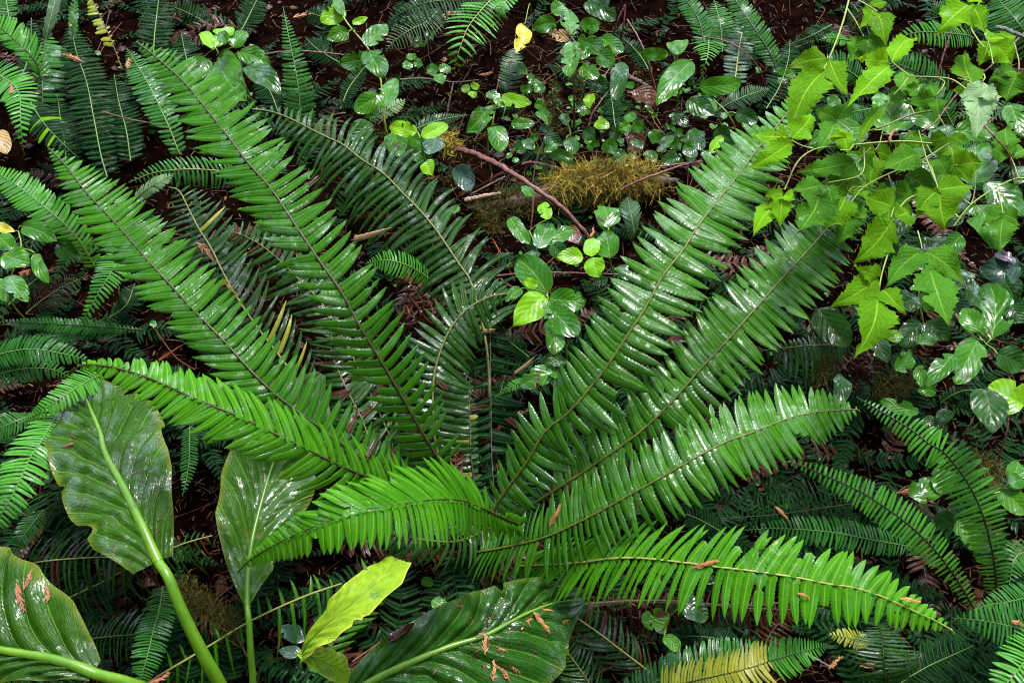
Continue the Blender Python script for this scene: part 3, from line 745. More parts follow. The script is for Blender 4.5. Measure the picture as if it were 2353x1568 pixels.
sword([(180, 1475), (209, 1466), (260, 1460), (320, 1454), (400, 1440)], (.03, .05, .05), 64, 22, 'sworddark', fern2, o2, angL=70, angR=100, fill=.6, b=.9, tt=.8, rad=(3, 2), droop=.2)
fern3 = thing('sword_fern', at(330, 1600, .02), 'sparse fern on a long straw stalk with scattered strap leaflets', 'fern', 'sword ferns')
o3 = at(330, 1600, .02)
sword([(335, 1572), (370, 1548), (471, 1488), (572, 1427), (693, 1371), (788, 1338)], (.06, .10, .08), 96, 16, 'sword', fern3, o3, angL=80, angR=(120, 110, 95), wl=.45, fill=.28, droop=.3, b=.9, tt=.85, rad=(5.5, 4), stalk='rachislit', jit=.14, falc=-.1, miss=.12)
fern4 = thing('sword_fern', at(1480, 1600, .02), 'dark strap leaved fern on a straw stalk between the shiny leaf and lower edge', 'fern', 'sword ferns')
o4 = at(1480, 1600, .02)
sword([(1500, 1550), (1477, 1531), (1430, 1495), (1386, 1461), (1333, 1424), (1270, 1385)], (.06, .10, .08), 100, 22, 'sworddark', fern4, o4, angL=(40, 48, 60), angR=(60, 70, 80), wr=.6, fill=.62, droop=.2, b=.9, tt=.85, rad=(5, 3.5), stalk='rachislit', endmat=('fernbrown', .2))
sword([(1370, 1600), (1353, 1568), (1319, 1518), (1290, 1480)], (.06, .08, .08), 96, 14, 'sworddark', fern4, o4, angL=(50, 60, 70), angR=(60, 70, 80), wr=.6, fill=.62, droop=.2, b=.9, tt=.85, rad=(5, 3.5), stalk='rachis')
# small upright leaflets left of the yellow leaf, from a fern below the edge
sword([(700, 1640), (730, 1540), (790, 1440), (850, 1360), (880, 1300)], (.03, .05, .05), 64, 15, 'sword', fern3, o3, fill=.5, droop=.2, b=.9, tt=.9, rad=(3, 2), angL=60, angR=50, jit=.12)
# dead brown frond lying under the lit frond
dead = thing('dead_frond', at(1480, 1385, .03), 'withered red brown fern frond lying under the long lit frond', 'fern frond')
od = at(1480, 1385, .03)
make_frond(dead, od, [(1350, 1392), (1450, 1382), (1560, 1384), (1700, 1395), (1840, 1400)], (.05, .07, .05), 84, 44, 'fernbrown', 'twigbrown', prof='sword', ang=86, wl=.4, fill=.5, jit=.18, droop=.5, ns=10, cup=.6, twist=.5, b=.7, tt=.8, rad=(6, 3))
dead2 = thing('dead_frond', at(1750, 1440, .02), 'curled rusty fern frond on the soil near the lower edge', 'fern frond')
make_frond(dead2, at(1750, 1440, .02), [(1700, 1560), (1745, 1500), (1780, 1440), (1830, 1400)], (.03, .05, .04), 70, 18, 'fernbrown', 'twigbrown', prof='sword', ang=80, fill=.6, jit=.25, droop=.6, ns=10, cup=.6, twist=.6)
dead3 = thing('dead_frond', at(1960, 850, .03), 'crumpled dead brown frond under the hanging salmonberry leaflet', 'fern frond')
for pts in ([(1880, 890), (1930, 850), (1965, 815), (2000, 790)], [(1960, 905), (1985, 860), (2010, 810), (2005, 770)], [(1900, 800), (1940, 830), (1985, 850), (2020, 860)]):
    make_frond(dead3, at(1960, 850, .03), pts, (.06, .12, .12), 42, 18, 'fernbrown', 'twigbrown', prof='sword', ang=70, fill=.8, jit=.4, droop=.6, ns=10, cup=.7, twist=.6)

# ================================================================== DEER FERNS
DG = 'deer ferns on the forest floor'
def deer(label, *fronds, name='deer_fern', cat='fern', group=DG):
    """each frond: (points base->tip, (h base, mid, tip), leaflet px, leaflets per side, options)"""
    f0 = fronds[0]; org = at(f0[0][0][0], f0[0][0][1], .015)
    root = thing(name, org, label, cat, group)
    for pts, hs, wid, n, kw in fronds:
        make_frond(root, org, pts, hs, wid, n, **kw)
    return root
dk, lit, yl, gy = dict(mat='deerdark'), dict(mat='deerlit'), dict(mat='deeryellow'), dict(mat='deergrey')
def o(**k): return k
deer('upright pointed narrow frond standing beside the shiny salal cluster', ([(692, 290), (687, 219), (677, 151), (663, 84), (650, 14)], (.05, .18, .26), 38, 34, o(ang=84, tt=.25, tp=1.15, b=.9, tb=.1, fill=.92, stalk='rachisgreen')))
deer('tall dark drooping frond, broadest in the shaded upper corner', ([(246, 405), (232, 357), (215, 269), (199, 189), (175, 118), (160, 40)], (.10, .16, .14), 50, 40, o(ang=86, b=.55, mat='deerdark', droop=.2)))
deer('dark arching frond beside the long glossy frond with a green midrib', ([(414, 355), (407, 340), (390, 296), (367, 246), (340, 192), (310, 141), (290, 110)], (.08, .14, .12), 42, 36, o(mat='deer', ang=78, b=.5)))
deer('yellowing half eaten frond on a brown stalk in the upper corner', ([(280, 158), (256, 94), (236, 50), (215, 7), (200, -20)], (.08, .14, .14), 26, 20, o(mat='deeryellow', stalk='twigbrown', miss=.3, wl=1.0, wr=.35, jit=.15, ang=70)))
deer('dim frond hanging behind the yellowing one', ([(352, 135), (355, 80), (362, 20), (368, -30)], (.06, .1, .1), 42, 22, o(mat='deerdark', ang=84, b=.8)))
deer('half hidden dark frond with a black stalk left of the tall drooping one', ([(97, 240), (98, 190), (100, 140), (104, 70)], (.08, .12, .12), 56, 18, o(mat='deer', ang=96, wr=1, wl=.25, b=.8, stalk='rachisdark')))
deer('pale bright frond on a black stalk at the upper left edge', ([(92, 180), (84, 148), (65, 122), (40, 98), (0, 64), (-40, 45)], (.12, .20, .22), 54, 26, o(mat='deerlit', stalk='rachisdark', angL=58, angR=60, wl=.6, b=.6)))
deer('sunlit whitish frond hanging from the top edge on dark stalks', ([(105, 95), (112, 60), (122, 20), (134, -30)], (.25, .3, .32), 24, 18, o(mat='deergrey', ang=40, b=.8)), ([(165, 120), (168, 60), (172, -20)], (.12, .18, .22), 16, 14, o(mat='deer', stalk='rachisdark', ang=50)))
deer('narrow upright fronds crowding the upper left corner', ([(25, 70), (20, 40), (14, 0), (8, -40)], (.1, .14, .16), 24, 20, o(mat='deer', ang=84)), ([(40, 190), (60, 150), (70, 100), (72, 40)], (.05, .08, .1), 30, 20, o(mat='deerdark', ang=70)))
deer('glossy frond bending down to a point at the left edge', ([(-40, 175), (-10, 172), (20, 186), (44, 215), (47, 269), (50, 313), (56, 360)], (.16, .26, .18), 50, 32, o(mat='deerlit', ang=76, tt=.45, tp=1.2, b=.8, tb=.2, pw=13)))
deer('dark frond flecked with yellow green sun behind the left arching tip', ([(70, 235), (95, 275), (115, 300), (150, 335), (180, 362)], (.08, .14, .1), 46, 20, o(mat='deerdark', ang=66, b=.7, endmat=('berrylit', .2))))  # sun flecks painted as bright leaflets on a darker frond
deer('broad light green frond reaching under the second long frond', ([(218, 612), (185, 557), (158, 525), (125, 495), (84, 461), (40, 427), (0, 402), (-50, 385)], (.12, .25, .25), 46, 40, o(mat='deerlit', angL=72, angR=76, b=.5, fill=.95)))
deer('small whitish thick leaflet frond beside the second long frond', ([(310, 460), (330, 440), (362, 420), (402, 398)], (.24, .30, .30), 24, 15, o(mat='berrypale', ang=52, b=.8, fill=.9)))  # backlit whiteness put into the leaflet colour
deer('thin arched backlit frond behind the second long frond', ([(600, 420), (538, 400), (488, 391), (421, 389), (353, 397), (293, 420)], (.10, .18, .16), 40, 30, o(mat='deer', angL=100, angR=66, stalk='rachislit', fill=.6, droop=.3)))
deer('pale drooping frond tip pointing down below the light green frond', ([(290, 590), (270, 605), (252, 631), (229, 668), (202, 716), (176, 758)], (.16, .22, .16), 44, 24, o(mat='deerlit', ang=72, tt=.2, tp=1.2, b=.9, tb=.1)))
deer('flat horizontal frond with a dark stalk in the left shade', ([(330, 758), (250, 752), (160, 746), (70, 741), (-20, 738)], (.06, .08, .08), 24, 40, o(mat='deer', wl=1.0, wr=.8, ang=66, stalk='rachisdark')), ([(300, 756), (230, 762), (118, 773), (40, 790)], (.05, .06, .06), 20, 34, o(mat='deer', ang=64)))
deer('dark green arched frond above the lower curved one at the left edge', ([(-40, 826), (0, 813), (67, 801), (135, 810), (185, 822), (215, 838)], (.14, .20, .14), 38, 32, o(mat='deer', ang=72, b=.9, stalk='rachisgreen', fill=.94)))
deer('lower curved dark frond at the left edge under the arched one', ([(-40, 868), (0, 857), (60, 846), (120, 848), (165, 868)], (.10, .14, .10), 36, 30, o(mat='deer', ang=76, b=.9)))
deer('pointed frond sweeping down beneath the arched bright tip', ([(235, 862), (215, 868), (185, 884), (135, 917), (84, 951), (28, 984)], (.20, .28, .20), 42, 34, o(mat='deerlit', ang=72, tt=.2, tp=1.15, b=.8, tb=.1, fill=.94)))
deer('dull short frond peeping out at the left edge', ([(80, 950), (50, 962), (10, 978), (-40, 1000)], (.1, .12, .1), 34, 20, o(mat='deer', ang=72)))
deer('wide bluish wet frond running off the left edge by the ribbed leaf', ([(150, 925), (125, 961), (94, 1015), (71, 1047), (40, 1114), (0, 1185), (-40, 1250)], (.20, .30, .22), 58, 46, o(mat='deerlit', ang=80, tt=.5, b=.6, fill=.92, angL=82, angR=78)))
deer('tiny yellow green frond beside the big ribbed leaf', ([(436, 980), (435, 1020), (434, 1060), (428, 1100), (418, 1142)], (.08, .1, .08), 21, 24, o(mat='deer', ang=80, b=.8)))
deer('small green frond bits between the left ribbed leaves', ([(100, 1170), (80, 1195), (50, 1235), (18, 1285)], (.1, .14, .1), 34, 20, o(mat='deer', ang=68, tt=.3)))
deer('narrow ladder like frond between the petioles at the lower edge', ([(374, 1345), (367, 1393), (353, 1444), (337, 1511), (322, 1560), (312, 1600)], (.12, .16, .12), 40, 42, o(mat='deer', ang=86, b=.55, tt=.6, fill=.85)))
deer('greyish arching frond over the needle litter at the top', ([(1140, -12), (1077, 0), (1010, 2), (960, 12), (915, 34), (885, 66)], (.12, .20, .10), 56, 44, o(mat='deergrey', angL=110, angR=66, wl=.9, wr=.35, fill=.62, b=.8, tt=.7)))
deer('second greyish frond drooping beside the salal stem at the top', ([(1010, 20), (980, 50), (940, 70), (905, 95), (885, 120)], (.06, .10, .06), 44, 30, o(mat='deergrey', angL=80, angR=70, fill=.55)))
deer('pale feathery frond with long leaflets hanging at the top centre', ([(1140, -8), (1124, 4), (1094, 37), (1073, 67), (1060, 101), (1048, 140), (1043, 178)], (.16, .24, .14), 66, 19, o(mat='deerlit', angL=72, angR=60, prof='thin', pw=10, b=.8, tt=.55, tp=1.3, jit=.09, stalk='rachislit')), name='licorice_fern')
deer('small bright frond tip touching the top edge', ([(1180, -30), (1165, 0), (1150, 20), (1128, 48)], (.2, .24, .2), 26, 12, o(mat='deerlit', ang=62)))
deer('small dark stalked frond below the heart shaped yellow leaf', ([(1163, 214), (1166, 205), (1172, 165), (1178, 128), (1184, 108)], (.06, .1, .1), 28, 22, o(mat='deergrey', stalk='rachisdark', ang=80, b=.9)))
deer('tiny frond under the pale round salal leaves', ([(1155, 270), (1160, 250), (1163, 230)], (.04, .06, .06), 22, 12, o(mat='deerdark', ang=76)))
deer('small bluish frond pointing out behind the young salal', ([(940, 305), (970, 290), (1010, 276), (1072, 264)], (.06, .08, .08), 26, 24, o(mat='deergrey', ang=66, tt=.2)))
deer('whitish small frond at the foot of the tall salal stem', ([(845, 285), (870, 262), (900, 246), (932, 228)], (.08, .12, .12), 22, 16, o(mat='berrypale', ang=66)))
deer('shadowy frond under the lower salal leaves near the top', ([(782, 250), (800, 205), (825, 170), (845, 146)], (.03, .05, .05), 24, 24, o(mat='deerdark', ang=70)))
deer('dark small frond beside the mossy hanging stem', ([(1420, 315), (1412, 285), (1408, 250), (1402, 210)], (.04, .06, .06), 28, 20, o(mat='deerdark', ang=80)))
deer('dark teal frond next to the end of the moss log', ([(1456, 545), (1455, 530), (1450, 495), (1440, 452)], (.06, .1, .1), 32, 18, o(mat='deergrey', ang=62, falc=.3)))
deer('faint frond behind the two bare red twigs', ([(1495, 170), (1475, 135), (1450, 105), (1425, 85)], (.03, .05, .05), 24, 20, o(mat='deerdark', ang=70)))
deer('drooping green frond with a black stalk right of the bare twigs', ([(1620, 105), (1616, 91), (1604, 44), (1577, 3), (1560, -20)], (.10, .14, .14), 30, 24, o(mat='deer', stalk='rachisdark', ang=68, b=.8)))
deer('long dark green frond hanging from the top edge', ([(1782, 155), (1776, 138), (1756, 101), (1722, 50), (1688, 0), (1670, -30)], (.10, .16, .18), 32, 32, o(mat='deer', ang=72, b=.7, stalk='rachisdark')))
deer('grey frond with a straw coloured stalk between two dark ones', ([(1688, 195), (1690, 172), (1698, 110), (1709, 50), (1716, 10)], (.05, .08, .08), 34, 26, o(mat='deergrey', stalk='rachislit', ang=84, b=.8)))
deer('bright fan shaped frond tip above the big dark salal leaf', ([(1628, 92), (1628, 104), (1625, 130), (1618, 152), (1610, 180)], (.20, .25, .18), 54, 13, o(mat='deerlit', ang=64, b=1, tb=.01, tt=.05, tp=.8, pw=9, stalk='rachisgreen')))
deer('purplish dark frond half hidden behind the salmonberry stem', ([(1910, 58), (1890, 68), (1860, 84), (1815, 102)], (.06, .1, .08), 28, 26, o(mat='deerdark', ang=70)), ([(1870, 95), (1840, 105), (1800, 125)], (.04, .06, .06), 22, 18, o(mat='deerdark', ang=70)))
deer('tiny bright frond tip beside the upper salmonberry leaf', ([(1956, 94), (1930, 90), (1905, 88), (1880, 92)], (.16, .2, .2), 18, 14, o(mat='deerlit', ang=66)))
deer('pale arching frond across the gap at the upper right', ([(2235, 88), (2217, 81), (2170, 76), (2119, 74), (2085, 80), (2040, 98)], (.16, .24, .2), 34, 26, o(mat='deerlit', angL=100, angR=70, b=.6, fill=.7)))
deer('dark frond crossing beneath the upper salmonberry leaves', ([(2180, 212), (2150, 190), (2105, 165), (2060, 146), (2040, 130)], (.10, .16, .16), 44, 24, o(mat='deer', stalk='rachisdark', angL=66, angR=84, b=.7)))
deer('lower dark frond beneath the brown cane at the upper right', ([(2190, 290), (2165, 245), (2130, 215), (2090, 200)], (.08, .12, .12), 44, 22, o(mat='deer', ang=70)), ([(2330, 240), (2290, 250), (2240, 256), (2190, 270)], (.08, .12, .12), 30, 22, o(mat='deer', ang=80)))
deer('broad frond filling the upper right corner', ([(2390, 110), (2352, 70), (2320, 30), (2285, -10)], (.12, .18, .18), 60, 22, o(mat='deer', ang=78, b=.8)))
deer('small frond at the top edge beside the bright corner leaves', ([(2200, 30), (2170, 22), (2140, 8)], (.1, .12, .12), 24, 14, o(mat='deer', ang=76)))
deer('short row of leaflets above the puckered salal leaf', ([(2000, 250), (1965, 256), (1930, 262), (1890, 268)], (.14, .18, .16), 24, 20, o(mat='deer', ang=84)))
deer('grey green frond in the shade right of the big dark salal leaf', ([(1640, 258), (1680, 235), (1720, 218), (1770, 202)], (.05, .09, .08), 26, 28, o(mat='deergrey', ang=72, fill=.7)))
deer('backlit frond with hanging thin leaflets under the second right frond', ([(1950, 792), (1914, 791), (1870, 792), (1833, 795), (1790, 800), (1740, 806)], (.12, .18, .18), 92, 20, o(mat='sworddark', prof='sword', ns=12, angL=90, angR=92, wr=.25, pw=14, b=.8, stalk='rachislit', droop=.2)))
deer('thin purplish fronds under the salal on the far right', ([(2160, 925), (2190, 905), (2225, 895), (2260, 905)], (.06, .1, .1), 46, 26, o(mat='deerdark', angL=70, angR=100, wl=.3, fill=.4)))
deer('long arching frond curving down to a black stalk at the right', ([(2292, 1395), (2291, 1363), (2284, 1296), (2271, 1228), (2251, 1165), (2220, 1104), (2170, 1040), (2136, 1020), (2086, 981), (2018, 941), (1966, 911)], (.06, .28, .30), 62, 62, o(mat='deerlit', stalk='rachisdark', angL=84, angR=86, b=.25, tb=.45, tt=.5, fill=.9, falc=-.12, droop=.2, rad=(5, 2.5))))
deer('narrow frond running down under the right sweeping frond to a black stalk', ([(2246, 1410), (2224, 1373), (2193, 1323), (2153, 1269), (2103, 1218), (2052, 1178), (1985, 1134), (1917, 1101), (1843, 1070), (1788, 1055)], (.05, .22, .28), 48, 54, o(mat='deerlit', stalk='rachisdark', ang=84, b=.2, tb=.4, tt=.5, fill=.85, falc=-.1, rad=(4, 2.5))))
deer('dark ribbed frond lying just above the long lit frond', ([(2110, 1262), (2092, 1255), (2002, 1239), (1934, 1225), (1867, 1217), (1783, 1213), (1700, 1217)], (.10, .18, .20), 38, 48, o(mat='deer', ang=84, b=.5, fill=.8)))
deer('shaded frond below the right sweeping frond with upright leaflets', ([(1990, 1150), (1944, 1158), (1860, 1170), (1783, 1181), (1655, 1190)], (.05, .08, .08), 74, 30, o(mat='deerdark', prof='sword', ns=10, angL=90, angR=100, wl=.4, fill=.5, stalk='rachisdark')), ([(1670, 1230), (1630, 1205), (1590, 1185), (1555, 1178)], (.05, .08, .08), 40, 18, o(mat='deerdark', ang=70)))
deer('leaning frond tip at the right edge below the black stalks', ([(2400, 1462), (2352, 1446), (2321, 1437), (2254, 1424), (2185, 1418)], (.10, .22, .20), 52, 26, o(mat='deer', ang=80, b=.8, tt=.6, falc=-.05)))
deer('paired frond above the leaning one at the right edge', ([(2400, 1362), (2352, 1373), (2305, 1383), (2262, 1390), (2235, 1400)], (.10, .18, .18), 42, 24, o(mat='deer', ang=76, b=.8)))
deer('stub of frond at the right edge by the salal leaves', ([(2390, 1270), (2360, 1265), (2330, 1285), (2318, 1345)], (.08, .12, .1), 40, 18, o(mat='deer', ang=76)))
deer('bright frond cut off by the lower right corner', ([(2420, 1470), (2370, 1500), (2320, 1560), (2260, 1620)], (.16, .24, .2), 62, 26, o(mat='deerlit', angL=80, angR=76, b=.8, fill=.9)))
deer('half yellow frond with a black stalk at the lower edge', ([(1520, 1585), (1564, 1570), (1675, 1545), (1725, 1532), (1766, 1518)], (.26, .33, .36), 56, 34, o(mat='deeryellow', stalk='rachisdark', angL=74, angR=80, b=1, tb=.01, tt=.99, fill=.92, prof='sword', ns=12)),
     ([(1766, 1518), (1810, 1505), (1850, 1494), (1880, 1487), (1908, 1479)], (.36, .37, .36), 56, 22, o(mat='deerlit', stalk='rachisdark', angL=74, angR=80, b=1, tb=.01, tt=.02, tp=1.3, fill=.95)))
deer('green ribbed frond just behind the half yellow one', ([(1440, 1600), (1500, 1566), (1564, 1541), (1631, 1517), (1705, 1500), (1800, 1490)], (.12, .18, .16), 50, 40, o(mat='deer', angL=80, angR=76, b=.8, fill=.9)))
deer('dull frond with long wet leaflets near the lower right', ([(2036, 1600), (2034, 1560), (2032, 1538), (2029, 1500), (2025, 1460), (2015, 1430)], (.08, .14, .12), 84, 22, o(mat='sworddark', stalk='rachisdark', ang=90, fill=.7, b=.8, prof='sword', ns=10)))
deer('dark frond rising to a point near the lower right edge', ([(2040, 1600), (2069, 1568), (2130, 1530), (2193, 1501), (2240, 1480)], (.06, .1, .1), 58, 26, o(mat='deerdark', ang=72, b=.8)), ([(2100, 1620), (2130, 1560), (2150, 1510), (2160, 1470)], (.05, .08, .08), 50, 22, o(mat='deer', ang=70)))
deer('small yellow withered frond under the tip of the long lit frond', ([(2005, 1476), (1975, 1468), (1940, 1462), (1900, 1456)], (.06, .09, .08), 26, 16, o(mat='deeryellow', ang=70, jit=.12)))
deer('low dark frond along the soil at the lower centre right', ([(1565, 1462), (1600, 1460), (1650, 1466), (1700, 1480)], (.03, .05, .04), 26, 24, o(mat='deerdark', ang=76)))
deer('small arched light frond in the gap beside the crown', ([(985, 640), (960, 622), (925, 605), (880, 597), (838, 606)], (.16, .22, .2), 38, 24, o(mat='deerlit', angL=92, angR=72, wl=.9, wr=.8, b=.6, fill=.62)))
deer('little curled frond tip left of the toothed dark leaf', ([(1215, 868), (1195, 878), (1170, 890), (1136, 912)], (.08, .12, .1), 20, 14, o(mat='deerlit', ang=60, tt=.2)))
deer('dim fern in the black gap under the small arched stalk', ([(1215, 820), (1190, 800), (1160, 780), (1130, 775)], (.04, .06, .06), 40, 18, o(mat='deerdark', ang=66)), ([(1180, 1010), (1165, 960), (1150, 910), (1160, 860)], (.03, .05, .05), 36, 16, o(mat='deerdark', ang=66)))
deer('dark fronds low in the shade at the left', ([(60, 720), (95, 690), (140, 660), (185, 640)], (.03, .06, .06), 40, 26, o(mat='fernbrown', ang=72, fill=.4)), ([(20, 700), (60, 660), (110, 620)], (.03, .05, .05), 34, 20, o(mat='deerdark', ang=70)), ([(250, 730), (290, 700), (310, 650)], (.03, .05, .05), 36, 20, o(mat='deerdark', ang=70)))
deer('shadowed frond beneath the long dark one at the top left', ([(540, 90), (560, 60), (580, 20), (600, -20)], (.05, .08, .08), 36, 20, o(mat='deerdark', ang=72)), ([(500, 70), (460, 45), (420, 25), (380, 10)], (.05, .07, .07), 36, 20, o(mat='deerdark', ang=72)))
deer('dim frond behind the upright pointed one', ([(790, 150), (755, 130), (725, 110), (700, 85)], (.03, .05, .05), 30, 20, o(mat='deerdark', ang=72)), ([(780, 60), (740, 40), (700, 25)], (.03, .05, .05), 30, 18, o(mat='deerdark', ang=72)))

deer('dark fern layer between the two drooping fronds at the upper left', ([(300, 370), (290, 300), (272, 230), (262, 170)], (.04, .08, .07), 44, 26, o(mat='deerdark', ang=80, b=.6)), ([(150, 400), (150, 340), (140, 280), (132, 220)], (.05, .08, .07), 46, 26, o(mat='deerdark', ang=80, b=.6)))
deer('low dark ferns behind the glossy salal cluster at the top', ([(450, 240), (440, 180), (425, 120), (415, 70)], (.04, .07, .06), 42, 26, o(mat='deerdark', ang=80, b=.6)), ([(640, 260), (620, 210), (590, 170)], (.04, .06, .06), 36, 20, o(mat='deerdark', ang=76)))
deer('dim fern under the salmonberry at the upper right', ([(1990, 200), (1960, 170), (1920, 150), (1870, 140)], (.05, .09, .08), 40, 24, o(mat='deer', ang=76)), ([(2010, 130), (1990, 60), (1960, 10)], (.05, .09, .08), 40, 22, o(mat='deerdark', ang=76)), ([(2290, 330), (2250, 320), (2200, 330), (2150, 350)], (.06, .1, .09), 46, 24, o(mat='deer', ang=76)))
deer('dark fern in the gap between the two bare twigs and salmonberry', ([(1760, 250), (1790, 200), (1810, 140), (1815, 90)], (.05, .08, .07), 40, 26, o(mat='deerdark', ang=78)), ([(1660, 120), (1655, 60), (1640, 0)], (.05, .08, .08), 36, 24, o(mat='deer', ang=80)))

# ================================================================== SKUNK CABBAGES
og = at(560, 1690, .02)
sk = thing('skunk_cabbage', og, 'skunk cabbage with tall glossy ribbed leaves on thick stalks in the lower left', 'skunk cabbage', 'skunk cabbages')
skunk_leaf(sk, og, [(182, 880), (202, 924), (229, 991), (242, 1040), (286, 1124), (330, 1215), (364, 1290)], (.20, .30, .30), (20, 78, 125, 138, 126, 112, 76, 34), (25, 70, 110, 116, 120, 124, 112, 58), 'skunk',
           pet=[(387, 1326), (421, 1410), (471, 1511), (505, 1572), (545, 1660)], peths=(.30, .20, .04), petw=(21, 36), ribw=24, seed=4, nveins=9, lift=.16)
skunk_leaf(sk, og, [(738, 858), (705, 900), (660, 990), (625, 1070), (599, 1158), (579, 1242), (569, 1326), (568, 1386)], (.16, .22, .20), (12, 60, 96, 110, 108, 94, 66, 8), (12, 52, 84, 100, 104, 92, 54, 8), 'skunk',
           pet=[(572, 1430), (576, 1500), (581, 1572), (575, 1660)], peths=(.19, .12, .04), petw=(12, 19), ribw=13, seed=9, nveins=9, ribm='petioledark', lift=.2, corr=.7)
skunk_leaf(sk, og, [(-270, 1430), (-130, 1462), (0, 1491), (101, 1508), (170, 1527), (215, 1545)], (.24, .33, .33), (20, 150, 216, 222, 190, 130, 30), (20, 120, 130, 112, 70, 50, 20), 'skunk',
           pet=[(236, 1552), (296, 1568), (400, 1610), (520, 1670)], peths=(.32, .22, .04), petw=(25, 34), ribw=26, seed=14, nveins=9, lift=.18, ruff=.022)
og2 = at(800, 1660, .02)
sk2 = thing('skunk_cabbage', og2, 'skunk cabbage with a folded yellow green leaf and a dark needle strewn leaf', 'skunk cabbage', 'skunk cabbages')
skunk_leaf(sk2, og2, [(1335, 1375), (1270, 1385), (1201, 1412), (1117, 1457), (1033, 1484), (949, 1518), (865, 1558), (800, 1600)], (.12, .20, .18), (20, 120, 160, 170, 150, 120, 90, 40), (20, 62, 88, 100, 96, 84, 66, 30), 'skunkdark',
           ribw=22, seed=21, nveins=9, lift=.08, corr=1.1, ruff=.02)
yl_ = skunk_leaf(sk2, og2, [(917, 1284), (870, 1330), (815, 1378), (760, 1424), (712, 1470), (690, 1508)], (.50, .54, .44), (30, 50, 54, 52, 42, 18), (30, 50, 56, 52, 38, 18), 'skunklit', ribw=4, tiltn=(0, .45, .35), seed=31, nveins=9, lift=.12, corr=.6, ruff=.02, bend=(.1, -.12))
fl = skunk_leaf(sk2, og2, [(802, 1558), (778, 1534), (745, 1520), (710, 1505), (684, 1498)], (.38, .44, .445), (30, 44, 34, 22, 6), (14, 36, 38, 30, 6), 'skunklit', ribw=4, tiltn=(0, .3, .3), seed=37, nveins=9, lift=-.1, corr=.7, ruff=.03)
fl.name = 'folded_leaf_end'

# ================================================================== SALAL
salal('salal cluster with a holed bright leaf beside the long glossy frond', [(560, 190), (530, 150), (505, 128), (497, 112)], [(497, 128, 556, 224, 94, None, 0), (548, 118, 622, 152, 46), (535, 108, 562, 66, 50), (498, 106, 536, 54, 46, 'salallit', 3), (488, 112, 463, 66, 34, 'salallit'), (566, 148, 642, 206, 58, 'salaldark'), (470, 130, 452, 178, 46, 'salaldark', 0, -.05), (520, 100, 500, 72, 30, 'salal', 0, .03)], h=.26)
salal('tall salal stem of paired rounded leaves near the top', [(886, 298), (878, 215), (870, 165), (843, 108), (811, 71), (786, 35), (772, 0)], [(790, 18, 738, 50, 44, 'salallit', 2), (784, 32, 770, -14, 26, 'salal'), (809, 54, 845, 38, 18, 'salallit'), (840, 106, 888, 50, 48), (801, 74, 752, 90, 38), (845, 131, 775, 146, 44, None, 4), (846, 114, 884, 168, 52), (884, 246, 906, 172, 52), (876, 222, 816, 256, 46), (866, 246, 840, 268, 30, 'salal', 0, -.04)], h=.28, sw=5)
salal('young yellow green salal sprig with three leaves on a thin stem', [(978, 385), (976, 370), (967, 323), (959, 303)], [(957, 305, 892, 290, 38, 'salallit', 4), (969, 314, 1029, 282, 36, 'salallit', 0), (977, 370, 990, 402, 36, 'salallit', 2)], h=.34, sw=4)
salal('olive shaded salal leaves under the young sprig', None, [(902, 300, 918, 356, 52), (930, 310, 985, 330, 34), (1000, 312, 985, 352, 44, 'salalgrey'), (850, 280, 800, 320, 48, 'salaldark'), (945, 350, 985, 372, 34)], h=.14)
salal('single bluish leaf between the wet frond and the red branch', None, [(1050, 378, 1080, 436, 46, 'salalgrey', 0)], h=.10)
salal('pale lit salal cluster with rounded leaves on the slope', [(1120, 345), (1130, 290), (1138, 250), (1148, 225)], [(1142, 238, 1092, 300, 52, 'salal', 3), (1118, 252, 1077, 302, 46), (1150, 224, 1217, 236, 34, 'salallit'), (1116, 214, 1152, 226, 24), (1137, 287, 1150, 342, 50), (1136, 226, 1160, 246, 18, 'salallit')], h=.20)
salal('small oval dark salal leaf with a fallen fleck', None, [(1174, 284, 1228, 282, 30, 'salal', 0), (1186, 350, 1212, 326, 28, 'salaldark', 0, -.03), (1200, 206, 1224, 205, 18, 'salal', 0)], h=.08)
lf = salal('heart shaped yellow leaf hanging on a thin stalk', [(1220, 30), (1216, 10), (1206, 55)], [(1205, 56, 1188, 116, 40, 'yellowleaf', 3)], h=.22, sw=2, hs=(.10, .2, .22))
salal('tall toothed salal bush under the top edge', [(1319, 262), (1320, 170), (1333, 115), (1311, 84), (1300, 40)], [(1309, 82, 1294, 4, 48, None, 4), (1278, 54, 1222, 66, 42, None, 2), (1312, 96, 1306, 172, 48, None, 3), (1326, 88, 1406, 116, 42, None, 3), (1380, 86, 1430, 118, 40), (1345, 4, 1412, 42, 50, 'salaldark'), (1333, 60, 1382, 54, 38, None, 3), (1310, 86, 1258, 72, 30, 'tanleaf', 3, -.04), (1422, 140, 1412, 218, 42, 'salaldark'), (1335, 150, 1372, 176, 38), (1375, 120, 1412, 152, 42), (1268, 30, 1300, 10, 36), (1360, 96, 1336, 130, 34, 'salal', 0, -.03), (1360, 190, 1400, 206, 40, 'salaldark', 0, -.06), (1290, 110, 1316, 128, 30, 'tanleaf', 2, -.07)], h=.32, stemmat='twigbrown', sw=5)
